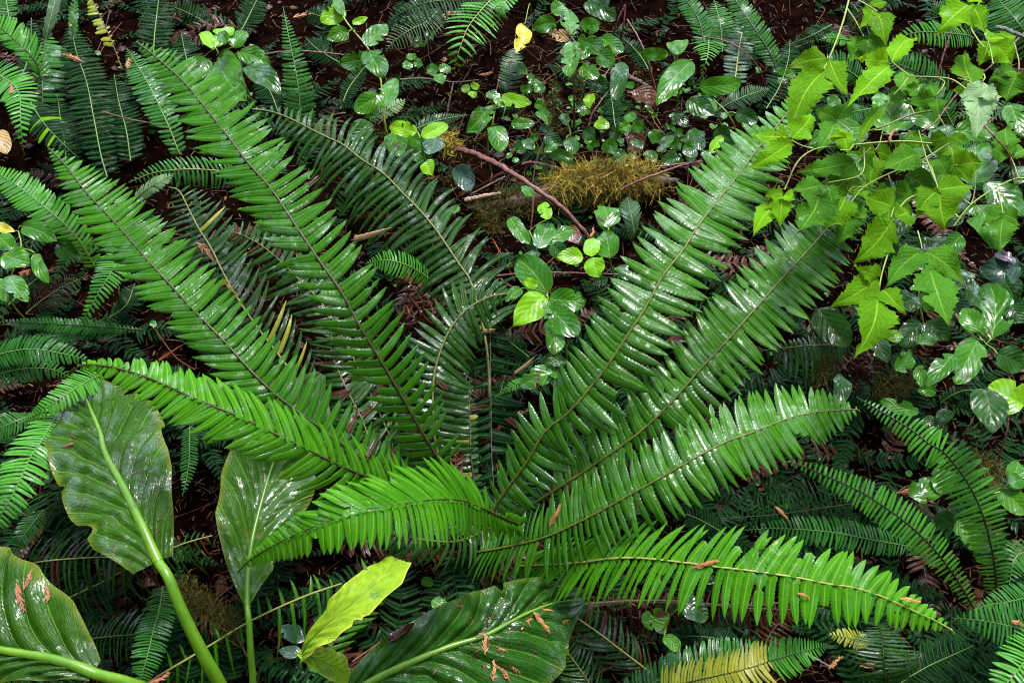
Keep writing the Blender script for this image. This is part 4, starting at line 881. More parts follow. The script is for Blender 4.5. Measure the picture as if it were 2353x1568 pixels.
salal('low patch of small salal leaves around the hanging mossy stem', [(1300, 350), (1310, 310), (1300, 270)], [(1232, 256, 1268, 278, 28), (1290, 262, 1302, 288, 24), (1326, 242, 1352, 258, 26), (1252, 310, 1292, 332, 34, 'salaldark'), (1300, 318, 1322, 352, 34), (1352, 216, 1354, 246, 28, 'salallit', 0, .06), (1366, 282, 1400, 290, 30, 'salallit'), (1384, 330, 1418, 346, 36), (1256, 346, 1318, 362, 30, 'salal'), (1228, 238, 1256, 250, 22), (1270, 242, 1290, 226, 26), (1340, 300, 1368, 318, 34, 'salaldark'), (1240, 292, 1262, 300, 20, 'salalgrey'), (1400, 300, 1428, 312, 30, 'salaldark'), (1206, 320, 1224, 342, 26, 'salaldark'), (1280, 330, 1250, 350, 24)], h=.13)
salal('glossy pair with a large bluish white sheen right of the bare twigs', [(1560, 200), (1552, 150), (1548, 128)], [(1472, 124, 1537, 124, 30), (1590, 138, 1512, 230, 56, 'salal', 0), (1550, 130, 1572, 86, 40), (1560, 124, 1530, 96, 24)], h=.26)
salal('big flat dark salal leaf lying by the bright fan frond', None, [(1608, 200, 1708, 188, 44, 'salal', 0), (1580, 228, 1642, 262, 52, 'salaldark', 0, -.05), (1584, 298, 1612, 344, 34, 'salaldark', 0, -.05), (1640, 300, 1690, 330, 44, 'salaldark', 0, -.05)], h=.20)
salal('tiny toothed salal leaves left of the upper right frond tip', None, [(1495, 300, 1520, 330, 30), (1540, 310, 1520, 345, 30), (1450, 322, 1476, 340, 24, 'salaldark'), (1550, 262, 1580, 290, 34, 'salaldark'), (1600, 360, 1570, 340, 30, 'salaldark')], h=.10)
salal('rust coloured round dead leaf stuck among twigs', None, [(1456, 205, 1512, 240, 48, 'brownleaf', 0)], h=.14, name='dead_leaf')
salal('pair of dead brown leaves behind the round salal leaves', None, [(1450, 290, 1470, 350, 42, 'brownleaf', 0), (1300, 520, 1330, 560, 40, 'brownleaf', 0)], h=.04, name='dead_leaf')
salal('yellow green notched leaf resting on the tip of the upper right frond', None, [(1632, 350, 1664, 312, 24, 'salallit', 3)], h=.40)
salal('central salal sprig with yellow green rounded leaves beside the red branch', [(1240, 660), (1236, 600), (1234, 570), (1215, 530)], [(1172, 498, 1216, 556, 36, 'salal', 0), (1240, 568, 1322, 520, 52, None, 2), (1236, 570, 1262, 508, 46, None, 0), (1259, 503, 1248, 460, 34, 'salallit', 3), (1225, 450, 1198, 424, 24), (1232, 575, 1205, 610, 40, 'salaldark'), (1268, 562, 1300, 590, 40, 'salaldark'), (1340, 590, 1279, 588, 42, 'salallit', 0), (1359, 588, 1358, 542, 40, 'salallit', 0), (1363, 590, 1374, 634, 48, 'salallit', 2)], h=.26)
salal('pale shiny upright salal leaves right of the yellow green sprig', [(1410, 640), (1402, 600), (1398, 560), (1398, 522)], [(1398, 522, 1386, 466, 60, None, 1), (1400, 592, 1384, 526, 58, None, 0), (1420, 610, 1450, 640, 40, 'salaldark')], h=.24)
salal('large glossy salal sprig in the middle, leaves spreading like a star', [(1300, 800), (1270, 735), (1260, 690), (1256, 672)], [(1258, 676, 1186, 590, 74, None, 0), (1252, 676, 1183, 741, 66, 'salallit', 0), (1262, 686, 1348, 690, 58, None, 2), (1263, 700, 1326, 766, 64, None, 3), (1266, 736, 1276, 808, 50, 'salal', 0, -.05), (1198, 662, 1162, 690, 30, None, 2), (1236, 655, 1200, 640, 26, 'salallit', 0), (1270, 720, 1245, 690, 24)], h=.32, sw=5)
salal('dark toothed leaf low behind the upper right frond', None, [(1282, 850, 1196, 884, 54, 'salal', 4), (1300, 830, 1250, 832, 30, 'salaldark', 2)], h=.12)
salal('shaded salal at the left edge with a yellow leaf on top', [(30, 700), (25, 640), (48, 570), (42, 530)], [(-6, 515, 30, 530, 24, 'yellowleaf', 0, .06), (48, 518, 128, 552, 48, 'salal', 0), (8, 585, 68, 602, 62, 'salal', 0), (20, 632, 64, 688, 48, 'salal', 3), (80, 580, 106, 642, 30, 'salal', 0), (-4, 540, 34, 572, 46, 'salal', 0), (-10, 640, 14, 690, 40), (130, 560, 180, 590, 50, 'salaldark', 0, -.08)], h=.22)
salal('tan spotted dead leaf at the left edge', None, [(-6, 300, 14, 346, 42, 'tanleaf', 0)], h=.2, name='dead_leaf')
salal('large puckered salal leaves under the salmonberry at the upper right', [(2040, 360), (2040, 320), (2036, 300), (2060, 270)], [(2038, 306, 2034, 206, 92, None, 2), (1982, 290, 1862, 326, 72, None, 3), (2152, 292, 2094, 252, 54, None, 1), (2080, 402, 2142, 434, 64), (1990, 360, 1940, 400, 60), (2070, 350, 2130, 340, 60, 'salal'), (1900, 240, 1930, 226, 34)], h=.42)
salal('big upright oval salal leaf with a nicked edge at the right', [(2150, 640), (2200, 520), (2232, 466), (2241, 424)], [(2241, 424, 2241, 316, 94, None, 2), (2196, 300, 2302, 288, 58, None, 2), (2241, 468, 2302, 570, 88, None, 1), (2264, 420, 2356, 494, 76, 'salal', 0), (2322, 240, 2356, 312, 54, None, 3), (2330, 420, 2360, 380, 44), (2210, 540, 2180, 580, 46, 'salal', 0), (2200, 490, 2170, 520, 40, 'salaldark')], h=.44)
salal('tall glossy salal leaf with ragged edges on the right', [(2330, 900), (2291, 812), (2264, 790), (2240, 760)], [(2278, 778, 2274, 643, 80, None, 3), (2250, 762, 2212, 704, 52), (2247, 779, 2199, 876, 66, None, 2), (2190, 810, 2128, 878, 48), (2110, 838, 2126, 888, 30, None, 3), (2291, 812, 2356, 842, 62, 'salaldark'), (2352, 930, 2272, 884, 88, 'salallit', 1), (2260, 890, 2282, 988, 78, 'salaldark', 0), (2345, 612, 2252, 620, 74, 'salalgrey', 2), (2286, 580, 2336, 602, 32, 'purpleleaf'), (2320, 700, 2352, 740, 50, 'salaldark'), (2180, 690, 2210, 740, 60, 'salaldark', 0, -.1), (2220, 620, 2190, 660, 60, 'salaldark', 0, -.1)], h=.36)
salal('dark salal leaf tucked behind the second right frond', None, [(1880, 708, 1948, 794, 74, 'salaldark', 0), (1960, 720, 2000, 700, 40, 'salaldark'), (1935, 860, 1925, 930, 44, 'salaldark'), (2060, 850, 2100, 800, 44, 'salal', 3), (2040, 780, 2070, 760, 36, 'salallit', 3), (2110, 790, 2150, 760, 40, 'salal', 3)], h=.20)
salal('curled salal leaves at the tip of the long arching frond', None, [(2112, 946, 2022, 916, 36, None, 2), (2120, 960, 2160, 985, 40, 'salaldark'), (2150, 900, 2110, 895, 30), (2180, 940, 2160, 975, 36, 'salaldark')], h=.22)
salal('toothed salal leaf crossed by the arching frond', None, [(2200, 1194, 2258, 1262, 54, None, 4), (2092, 1140, 2172, 1102, 62, 'salal', 2), (2180, 1080, 2160, 1130, 50, 'salal', 0), (2150, 1180, 2190, 1210, 44, 'salaldark')], h=.12)
salal('smooth round salal leaf at the right edge beside moss', [(2260, 1160), (2280, 1135), (2298, 1128)], [(2298, 1128, 2358, 1180, 54, 'salal', 0), (2320, 1104, 2342, 1052, 42), (2316, 1110, 2352, 1100, 40)], h=.22)
salal('small notched salal leaf alone on the black soil', None, [(992, 1376, 1030, 1396, 32, 'salal', 2)], h=.06)
salal('chewed green leaf over the withered red brown frond', [(1525, 1470), (1530, 1440), (1538, 1415)], [(1474, 1428, 1538, 1408, 48, 'salal', 4), (1525, 1460, 1562, 1494, 36), (1566, 1390, 1628, 1416, 62, 'salaldark'), (1550, 1500, 1530, 1540, 36, 'salalgrey')], h=.10)
salal('bluish small leaves on the dark soil between the petioles', None, [(700, 1470, 640, 1440, 40, 'salalgrey', 2), (690, 1500, 640, 1490, 34, 'salalgrey'), (770, 1430, 720, 1420, 28, 'salaldark')], h=.05)

salal('dark salal thicket filling the shade under the right salmonberry', [(2120, 760), (2110, 680), (2120, 620), (2140, 560)], [(2120, 620, 2080, 560, 56, 'salaldark'), (2130, 580, 2180, 540, 58, 'salaldark'), (2110, 680, 2050, 700, 60, 'salaldark'), (2112, 690, 2170, 690, 58, 'salal'), (2118, 740, 2070, 790, 56, 'salaldark'), (2124, 740, 2180, 780, 60, 'salaldark'), (2230, 700, 2240, 640, 54, 'salaldark'), (2000, 760, 2040, 830, 50, 'salaldark'), (2300, 640, 2330, 690, 60, 'salaldark')], h=.16)
salal('shaded salal leaves beneath the upper right salmonberry branches', [(2220, 420), (2150, 330), (2080, 300), (1990, 300)], [(1990, 300, 1930, 320, 50, 'salaldark'), (2080, 300, 2060, 240, 56, 'salaldark'), (2090, 305, 2110, 360, 58, 'salaldark'), (2150, 330, 2190, 280, 56, 'salaldark'), (2160, 345, 2150, 410, 60, 'salaldark'), (2220, 420, 2280, 400, 60, 'salaldark'), (2210, 430, 2190, 490, 58, 'salaldark'), (1930, 420, 1880, 460, 50, 'salaldark'), (2060, 430, 2010, 460, 54, 'salaldark'), (2090, 480, 2060, 540, 54, 'salaldark')], h=.26)
salal('scattered salal leaves on the slope below the top edge', [(1690, 300), (1670, 260), (1640, 230)], [(1690, 260, 1740, 280, 40, 'salaldark'), (1640, 230, 1600, 262, 38), (1700, 330, 1660, 350, 38, 'salaldark'), (1740, 330, 1780, 310, 40, 'salaldark'), (1560, 360, 1520, 372, 34, 'salaldark'), (1480, 350, 1510, 372, 34), (1410, 370, 1440, 350, 32, 'salaldark'), (1180, 150, 1210, 170, 26, 'salaldark'), (1230, 190, 1250, 210, 24)], h=.10)

# ================================================================== SALMONBERRY
berry('salmonberry cane hanging from the top edge with bright three part leaves', [(1958, -30), (1950, 0), (1935, 55), (1914, 112), (1892, 160)],
      [(None, 'berry', [(1902, 134, 1813, 154, 54, 'side'), (1905, 136, 1948, 216, 56, 'side'), (1892, 160, 1820, 284, 80, 'end')], 0),
       ([(1946, 20), (1965, 48), (1984, 84)], 'berrydark', [(1985, 88, 1952, 144, 54, 'side'), (1992, 84, 2047, 112, 48, 'side'), (1990, 90, 2000, 138, 50, 'end')], -.06),
       ([(1950, -10), (1985, 8), (2015, 26)], 'berry', [(2008, 16, 1977, 64, 40, 'side'), (2016, 27, 2034, 92, 50, 'end'), (2002, 12, 2040, -4, 24, 'side')], -.03)], h=.72)
berry('salmonberry cane with a yellow stalk and young lime leaves over the frond tip', [(2140, 330), (2060, 325), (1930, 336), (1872, 343), (1832, 372), (1802, 436)],
      [(None, 'berrylit', [(1799, 446, 1757, 450, 34, 'side'), (1800, 448, 1826, 458, 32, 'side'), (1797, 450, 1792, 518, 40, 'end')], .02),
       (None, 'berrylit', [(1782, 470, 1733, 534, 44, 'end'), (1784, 468, 1760, 474, 22, 'side'), (1786, 476, 1798, 500, 20, 'side')], 0),
       ([(1872, 343), (1840, 334), (1818, 322)], 'berrylit', [(1810, 314, 1726, 308, 46, 'side'), (1820, 316, 1872, 250, 50, 'side'), (1820, 325, 1721, 384, 50, 'end')], .08),
       ([(1960, 334), (1950, 345), (1930, 345)], 'berrylit', [(1928, 302, 1950, 352, 44, 'side'), (1934, 300, 1930, 290, 20, 'side'), (1924, 306, 1916, 330, 30, 'side')], .02)], h=.70)
berry('salmonberry branch with a long drooping pointed leaf near the top', [(2230, 215), (2190, 185), (2150, 178), (2088, 176)],
      [([(2088, 176), (2070, 160), (2048, 142)], 'berrylit', [(2040, 140, 1972, 132, 52, 'side'), (2050, 136, 2116, 66, 48, 'side'), (2046, 146, 1950, 232, 56, 'end')], .02),
       ([(2150, 178), (2170, 190), (2152, 218)], 'berrydark', [(2148, 224, 2078, 234, 40, 'side'), (2150, 220, 2136, 182, 36, 'side'), (2150, 226, 2152, 264, 36, 'end')], -.05),
       ([(2088, 176), (2070, 200), (2052, 218)], 'berry', [(2036, 236, 1968, 332, 26, 'end'), (2040, 234, 2030, 232, 10, 'side'), (2044, 238, 2046, 252, 12, 'side')], -.02)], h=.70)
berry('brown salmonberry cane slanting in from the right edge with pale new leaves', [(2400, 40), (2352, 77), (2281, 148), (2200, 215), (2150, 279), (2116, 303)],
      [([(2230, 190), (2222, 186), (2200, 180)], 'berry', [(2236, 196, 2216, 116, 60, 'end'), (2232, 200, 2186, 206, 34, 'side'), (2240, 196, 2246, 190, 14, 'side')], .02),
       ([(2281, 148), (2276, 120), (2270, 95)], 'berrylit', [(2268, 90, 2336, 80, 58, 'side'), (2270, 95, 2250, 150, 46, 'side'), (2280, 98, 2326, 152, 54, 'end')], .04),
       ([(2260, 170), (2262, 180), (2256, 188)], 'berrypale', [(2256, 186, 2246, 308, 70, 'end'), (2252, 200, 2204, 234, 40, 'side'), (2262, 200, 2290, 232, 34, 'side')], .06),
       ([(2330, 100), (2340, 140), (2340, 160)], 'berrydark', [(2338, 164, 2276, 176, 46, 'side'), (2342, 170, 2362, 200, 46, 'side'), (2336, 172, 2310, 236, 60, 'end')], 0)], h=.66, cm='twigred')
berry('salmonberry tip with two broad lime leaflets touching the top edge', [(2270, -40), (2252, 0), (2230, 55), (2245, 90), (2262, 110)],
      [(None, 'berrylit', [(2228, 8, 2162, 66, 70, 'end'), (2236, 14, 2262, 76, 46, 'side'), (2232, 2, 2250, -30, 40, 'side')], .02)], h=.74)
berry('salmonberry branch of shaded overlapping leaves above the second right frond', [(2200, 500), (2160, 440), (2130, 370), (2110, 300)],
      [([(2000, 340), (1972, 365), (1960, 376)], 'berrydark', [(1964, 372, 1832, 394, 54, 'end'), (1966, 374, 1898, 414, 50, 'side'), (1974, 372, 2014, 392, 40, 'side')], -.04),
       ([(1985, 340), (1978, 400), (1900, 420)], 'berrydark', [(1890, 424, 1812, 438, 52, 'side'), (1884, 446, 1834, 530, 82, 'end'), (1902, 424, 1922, 486, 44, 'side')], -.02),
       ([(2120, 316), (2140, 352), (2150, 358)], 'berrydark', [(2108, 352, 2026, 390, 62, 'side'), (2112, 336, 2088, 296, 46, 'side'), (2152, 362, 2178, 408, 46, 'side')], -.03),
       ([(2140, 385), (2152, 424), (2154, 432)], 'berry', [(2156, 434, 2240, 420, 60, 'side'), (2152, 438, 2106, 490, 62, 'side'), (2158, 446, 2172, 524, 70, 'end')], .02)], h=.62)
berry('salmonberry branch ending in a long hanging toothed leaflet above the dead frond', [(2170, 460), (2100, 450), (2060, 490), (2046, 560), (2025, 632), (2016, 690)],
      [([(2046, 500), (2052, 480), (2056, 470)], 'berry', [(2050, 474, 1984, 452, 66, 'side'), (2060, 498, 2100, 478, 50, 'side'), (2050, 506, 1962, 604, 72, 'end')], .02),
       (None, 'berry', [(2018, 638, 1912, 700, 66, 'side'), (2020, 634, 1968, 612, 38, 'side'), (2030, 664, 2082, 716, 46, 'side'), (2018, 680, 1976, 806, 78, 'end')], .03),
       ([(2108, 530), (2116, 560), (2118, 572)], 'berrydark', [(2116, 576, 2036, 660, 60, 'side'), (2126, 576, 2216, 648, 66, 'side'), (2136, 618, 2182, 744, 84, 'end')], 0)], h=.60)

berry('salmonberry side branch of mid green leaves over the puckered salal leaf', [(2180, 250), (2100, 262), (2030, 290), (1960, 310), (1900, 320)],
      [([(1960, 310), (1940, 290), (1925, 280)], 'berrydark', [(1922, 276, 1870, 250, 44, 'side'), (1926, 272, 1950, 226, 44, 'side'), (1918, 282, 1880, 340, 50, 'end')], -.05),
       ([(2030, 290), (2020, 330), (2010, 345)], 'berry', [(2008, 348, 1960, 352, 40, 'side'), (2014, 348, 2060, 360, 40, 'side'), (2010, 354, 2000, 430, 52, 'end')], -.02),
       ([(2100, 262), (2090, 240), (2085, 225)], 'berrydark', [(2082, 222, 2040, 200, 42, 'side'), (2088, 220, 2120, 190, 40, 'side'), (2084, 216, 2080, 150, 48, 'end')], -.08),
       ([(2150, 255), (2170, 290), (2180, 310)], 'berry', [(2176, 314, 2130, 330, 44, 'side'), (2184, 312, 2226, 330, 42, 'side'), (2180, 320, 2176, 396, 54, 'end')], -.04)], h=.56)
berry('salmonberry leaves massed below the yellow stalk, some in shade', [(2180, 330), (2110, 372), (2040, 400), (1985, 430), (1950, 470)],
      [([(1985, 430), (1960, 430), (1950, 440)], 'berry', [(1946, 442, 1886, 420, 54, 'side'), (1950, 440, 1996, 410, 50, 'side'), (1944, 448, 1896, 520, 66, 'end')], .0),
       ([(2040, 400), (2050, 430), (2052, 440)], 'berrydark', [(2050, 444, 2000, 470, 52, 'side'), (2056, 444, 2106, 452, 52, 'side'), (2052, 450, 2040, 530, 62, 'end')], -.04),
       ([(2110, 372), (2100, 350), (2098, 340)], 'berrydark', [(2094, 338, 2050, 330, 46, 'side'), (2100, 336, 2140, 318, 46, 'side'), (2096, 344, 2060, 400, 54, 'end')], -.02),
       ([(2110, 372), (2160, 380), (2190, 380)], 'berry', [(2190, 376, 2180, 330, 46, 'side'), (2196, 384, 2230, 420, 46, 'side'), (2200, 380, 2260, 372, 56, 'end')], .02),
       (None, 'berrydark', [(1950, 474, 1900, 500, 46, 'side'), (1954, 476, 1990, 500, 46, 'side'), (1950, 480, 1930, 556, 56, 'end')], -.05)], h=.55)
berry('low salmonberry spray of dark leaves at the far right edge', [(2400, 420), (2340, 410), (2290, 430), (2230, 470), (2190, 520)],
      [([(2340, 410), (2330, 380), (2322, 362)], 'berrydark', [(2320, 358, 2276, 340, 44, 'side'), (2326, 356, 2360, 330, 44, 'side'), (2322, 352, 2312, 280, 50, 'end')], 0),
       ([(2290, 430), (2300, 470), (2304, 490)], 'berrydark', [(2300, 494, 2256, 516, 42, 'side'), (2308, 494, 2350, 516, 42, 'side'), (2304, 500, 2300, 576, 52, 'end')], 0),
       ([(2230, 470), (2200, 450), (2190, 446)], 'berry', [(2186, 444, 2142, 430, 42, 'side'), (2190, 440, 2196, 400, 40, 'side'), (2184, 450, 2140, 500, 50, 'end')], .03)], h=.50)

# ================================================================== WOOD, MOSS, TWIGS
lp = path3([(1075, 480), (1180, 468), (1290, 442), (1390, 428), (1480, 420), (1560, 414)], (.02, .05, .05))
logr = thing('mossy_log', lp[0], 'low log cushioned in yellow brown moss in the middle of the slope', 'log')
LC = spline(lp, 60); pxl = pxs(lp[2])
mb = MB(); mb.tube(LC, np.interp(np.linspace(0, 1, 60), [0, .3, .5, .8, 1], [5, 24, 34, 26, 4]) * pxl, 12); mb.build('wood', M['twigbrown'], logr, lp[0])
mm = moss_mesh(LC[25:51] + np.array([0, 0, .02]), 36 * pxl, 2800, 11, curl=.042, thick=.0009, down=.8)
mm.build('moss', M['moss'], logr, lp[0])['kind'] = 'stuff'
mm = moss_mesh(LC[6:40] + np.array([0, 0, -.01]), 40 * pxl, 1500, 12, curl=.034, thick=.0009, down=.9)
mm.build('dark_moss', M['mossgreen'], logr, lp[0])['kind'] = 'stuff'

twig('long red brown branch slanting down across the centre', [(1030, 336), (1047, 342), (1100, 357), (1168, 392), (1225, 431), (1286, 471), (1336, 525), (1352, 548)], (.13, .18, .10), 15, 'twigred', name='fallen_branch', cat='branch',
     side=[([(1225, 431), (1224, 480), (1215, 560)], (.12, .08, .03), 5), ([(1168, 392), (1130, 410), (1070, 445)], (.15, .1, .05), 4)], group='fallen branches')
bt = path3([(1020, 320), (1034, 336), (1046, 345)], (.13, .14, .14))
mt_ = thing('moss_tuft', bt[0], 'brown moss tuft wrapped round the broken upper end of the red branch', 'moss')
moss_mesh(np.array(spline(bt, 8)), .022, 260, 5, curl=.025).build('strands', M['moss'], mt_, bt[0])
twig('red twig running to the right out of the mossy log', [(1425, 436), (1460, 418), (1520, 396), (1569, 379), (1612, 370)], (.10, .13, .12), 7, 'twigred')
twig('second red twig above, pointing to the upper right frond', [(1490, 386), (1540, 380), (1590, 372)], (.10, .12, .11), 6, 'twigred')
twig('short dark red stub behind the moss', [(1200, 378), (1222, 374), (1284, 386)], (.06, .08, .07), 9, 'twigred')
twig('thin wiry stem hanging in front of the mossy log', [(1222, 425), (1235, 358), (1262, 300), (1272, 262), (1268, 200)], (.08, .16, .2), 4, 'twigbrown')
twig('forked bare reddish twig standing under the top edge', [(1404, 90), (1418, 50), (1436, 12)], (.16, .22, .26), 6, 'twigred', side=[([(1425, 98), (1432, 60), (1437, 14)], (.16, .22, .26), 5)])
twig('long bare red twig leaning beside the glossy salal pair', [(1506, 220), (1504, 205), (1490, 150), (1477, 111), (1460, 76), (1440, 45)], (.05, .16, .2), 7, 'twigred')
twig('brown twig slanting up from the small salal patch', [(1322, 256), (1350, 220), (1380, 185), (1406, 150)], (.10, .16, .18), 5, 'twigred')
twig('orange brown twig under the slanting one', [(1350, 300), (1360, 262), (1375, 240), (1398, 208)], (.08, .12, .14), 5, 'twigred')
twig('pale brown log end lying behind the rust leaf', [(1425, 170), (1460, 184), (1496, 204)], (.06, .07, .06), 14, 'twigbrown', name='stick', cat='stick')
twig('thin horizontal stick across the litter below the feathery frond', [(920, 183), (980, 181), (1043, 189), (1100, 184)], (.06, .07, .06), 5, 'twigbrown', name='stick', cat='stick')
twig('pale pinkish bare stalk standing on the litter', [(1026, 270), (1033, 228), (1042, 188)], (.03, .08, .12), 5, 'twigtan', name='stick', cat='stick')
twig('broken pale stick left of the mossy log', [(1070, 460), (1110, 450), (1148, 443)], (.10, .11, .10), 11, 'twigtan', name='stick', cat='stick')
twig('thin tan stick crossing above the broken pale one', [(1080, 448), (1112, 430), (1160, 405)], (.07, .1, .09), 4, 'twigtan', name='stick', cat='stick')
twig('smooth red stem crossing behind the central star of leaves', [(1130, 634), (1200, 628), (1280, 626), (1355, 628), (1480, 632)], (.08, .10, .10), 5, 'twigred')
twig('little red twig below the smooth red stem', [(1150, 640), (1170, 655), (1195, 668)], (.05, .07, .06), 4, 'twigred')
twig('upright orange stalk below the right sweeping frond', [(2008, 1190), (2002, 1120), (1996, 1080), (1987, 1020)], (.05, .12, .2), 4, 'twigbrown')
twig('dark red stem by the moss at the right edge', [(2290, 1075), (2298, 1040), (2310, 1000), (2318, 960)], (.1, .16, .2), 6, 'twigred')
twig('thin reddish vertical twig behind the upper salmonberry leaves', [(2152, 182), (2160, 150), (2172, 110), (2188, 68)], (.25, .3, .34), 5, 'twigred')
twig('grey lichened twig at the upper right edge', [(2286, 62), (2310, 68), (2345, 82), (2390, 98)], (.7, .7, .7), 11, 'twiggrey')
twig('thin crooked cane tip hanging at the right', [(2258, 285), (2290, 320), (2318, 357), (2322, 390), (2326, 420)], (.60, .58, .5), 5, 'twigred', side=[([(2262, 288), (2285, 270), (2304, 245)], (.6, .6, .6), 4)])
twig('orange arched wiry stem above the dark fern shade', [(1622, 86), (1660, 93), (1699, 111), (1739, 151), (1758, 198)], (.2, .24, .1), 4, 'twigred')
twig('short dark twig leaning under the big dark salal leaf', [(1790, 225), (1800, 190), (1830, 175)], (.1, .14, .16), 4, 'twigred')
twig('dark horizontal stalk crossing behind the red tinted sprig', [(2025, 308), (2060, 310), (2095, 307)], (.64, .64, .64), 4, 'twigbrown')
twig('tan twig under the bright arched frond to the right', [(1400, 1090), (1420, 1110), (1450, 1140), (1470, 1180)], (.04, .06, .05), 6, 'rachis')
twig('pale stick among the ragged salal on the right', [(2195, 720), (2210, 745), (2240, 775), (2260, 784)], (.3, .3, .3), 7, 'twigtan', name='stick', cat='stick')
twig('brown twig below the small moss covered stick', [(535, 1440), (552, 1475), (575, 1520), (590, 1548)], (.08, .06, .04), 7, 'twigbrown')
twig('reddish thin stem behind the glossy upper salal cluster', [(600, 128), (640, 120), (700, 118), (790, 126)], (.10, .12, .1), 5, 'twigred')
twig('red thin runner crossing the dark fern shade at the upper left', [(240, 258), (290, 272), (330, 280), (352, 284)], (.16, .18, .16), 3.5, 'twigred')
twig('dark slanted stick at the lower right under the wet frond', [(1850, 1500), (1880, 1515), (1915, 1535)], (.06, .07, .06), 6, 'twiggrey', name='stick', cat='stick')
twig('thin red root between the dark leaf and the yellow leaf', [(810, 1518), (850, 1490), (880, 1470), (900, 1462)], (.06, .06, .05), 4, 'twigred')
twig('brown rib of a dead stalk along the top of the withered frond', [(1330, 1388), (1500, 1378), (1700, 1390), (1850, 1376)], (.08, .09, .08), 7, 'twigbrown')
twig('thin stick along the soil above the dark leaf', [(720, 1020), (735, 1050), (745, 1080)], (.05, .05, .05), 4, 'twigbrown')
ms = path3([(414, 1350), (440, 1372), (480, 1398), (520, 1432), (540, 1448)], (.07, .10, .08))
mst = thing('mossy_stick', ms[0], 'short stick wrapped in olive moss between the two big petioles', 'stick')
mb = MB(); C_ = spline(ms, 24); mb.tube(C_, 6 * pxs(ms[0]), 7); mb.build('wood', M['twigbrown'], mst, ms[0])
moss_mesh(C_, .018, 700, 6, curl=.024, thick=.0009).build('moss', M['mossgreen'], mst, ms[0])['kind'] = 'stuff'
for lab, pts, hs, r, n_, mt2 in [('moss hanging in threads from the bare stem among small salal leaves', [(1270, 180), (1276, 215), (1272, 265), (1268, 300)], (.26, .22, .16), .012, 200, 'mossgreen'), ('thin beard of moss on the brown salal stem', [(1316, 165), (1326, 200), (1330, 240)], (.26, .22, .18), .010, 110, 'mossgreen'),
                                 ('moss clump beside the round salal leaf at the right edge', [(2240, 1068), (2262, 1085), (2270, 1115)], (.10, .12, .12), .03, 300, 'mossgreen'), ('moss strip on the stem left of the crumpled dead frond', [(1870, 880), (1885, 850), (1905, 820)], (.12, .14, .14), .014, 160, 'mossgreen'),
                                 ('mossy patch on the soil right of the crumpled dead frond', [(2030, 890), (2060, 880), (2085, 870)], (.05, .06, .05), .03, 380, 'mossgreen'), ('pale moss wisp below the twig at the top right', [(1965, 60), (1990, 40), (2010, 25)], (.1, .12, .12), .022, 260, 'mossgreen'),
                                 ('moss dangling under the broken pale stick', [(1110, 480), (1125, 500), (1128, 530)], (.06, .06, .04), .024, 380, 'mossgreen')]:
    pp = path3(pts, hs); r_ = thing('moss_tuft', pp[0], lab, 'moss', 'moss tufts')
    moss_mesh(np.array(spline(pp, 12)), r, n_, int(pts[0][0]), curl=.022, thick=.0009, down=1.0).build('strands', M[mt2], r_, pp[0])

# ================================================================== SEEDLINGS (small three part leaves)
def seedling(label, x, y, r, h=.05, rot=0, mat='salal', n=3):
    c = at(x, y, h); px = pxs(c)
    root = thing('seedling', at(x, y, .01), label, 'seedling', 'creeping seedlings'); og_ = at(x, y, .01)
    mb = MB(); mb.tube(spline([og_ + np.array([0.004, .01, -.03]), c], 6), 1.2 * px, 5); mb.build('stem', M['stemgreen'], root, og_)
    for k in range(n):
        a = R(rot + 360 * k / n)
        leaf_part('leaf', root, og_, at(x + 3 * math.cos(a), y + 3 * math.sin(a), h), at(x + r * math.cos(a), y + r * .8 * math.sin(a), h + .006 * (k - 1)), r * .85 * px, mat, int(x + y + k), teeth=8, nu=32, nv=8, shape='oval', tiltn=.3)
seedling('clover like seedling left of the stick on the litter', 946, 142, 26, rot=20)
seedling('clover like seedling beside the tip of the feathery frond', 1008, 166, 32, rot=200, h=.07)
seedling('bright small seedling left of the dark stalked little frond', 1082, 206, 24, rot=75, mat='salallit')
seedling('shaded three part seedling under the greyish frond', 962, 98, 18, rot=10, h=.03)
seedling('tiny seedling in the litter right of the greyish frond', 988, 80, 15, rot=70, h=.03)
seedling('tidy three part seedling below the rust coloured leaf', 1450, 284, 34, rot=25, h=.10)
seedling('small seedling right of the low salal patch', 1570, 330, 30, rot=50, h=.08)
seedling('toothed seedling among twigs near the fan frond', 1800, 175, 28, rot=100, h=.08)
seedling('dim seedling behind the upper right dark fern', 2420 - 20, 150, 20, rot=10, h=.08)

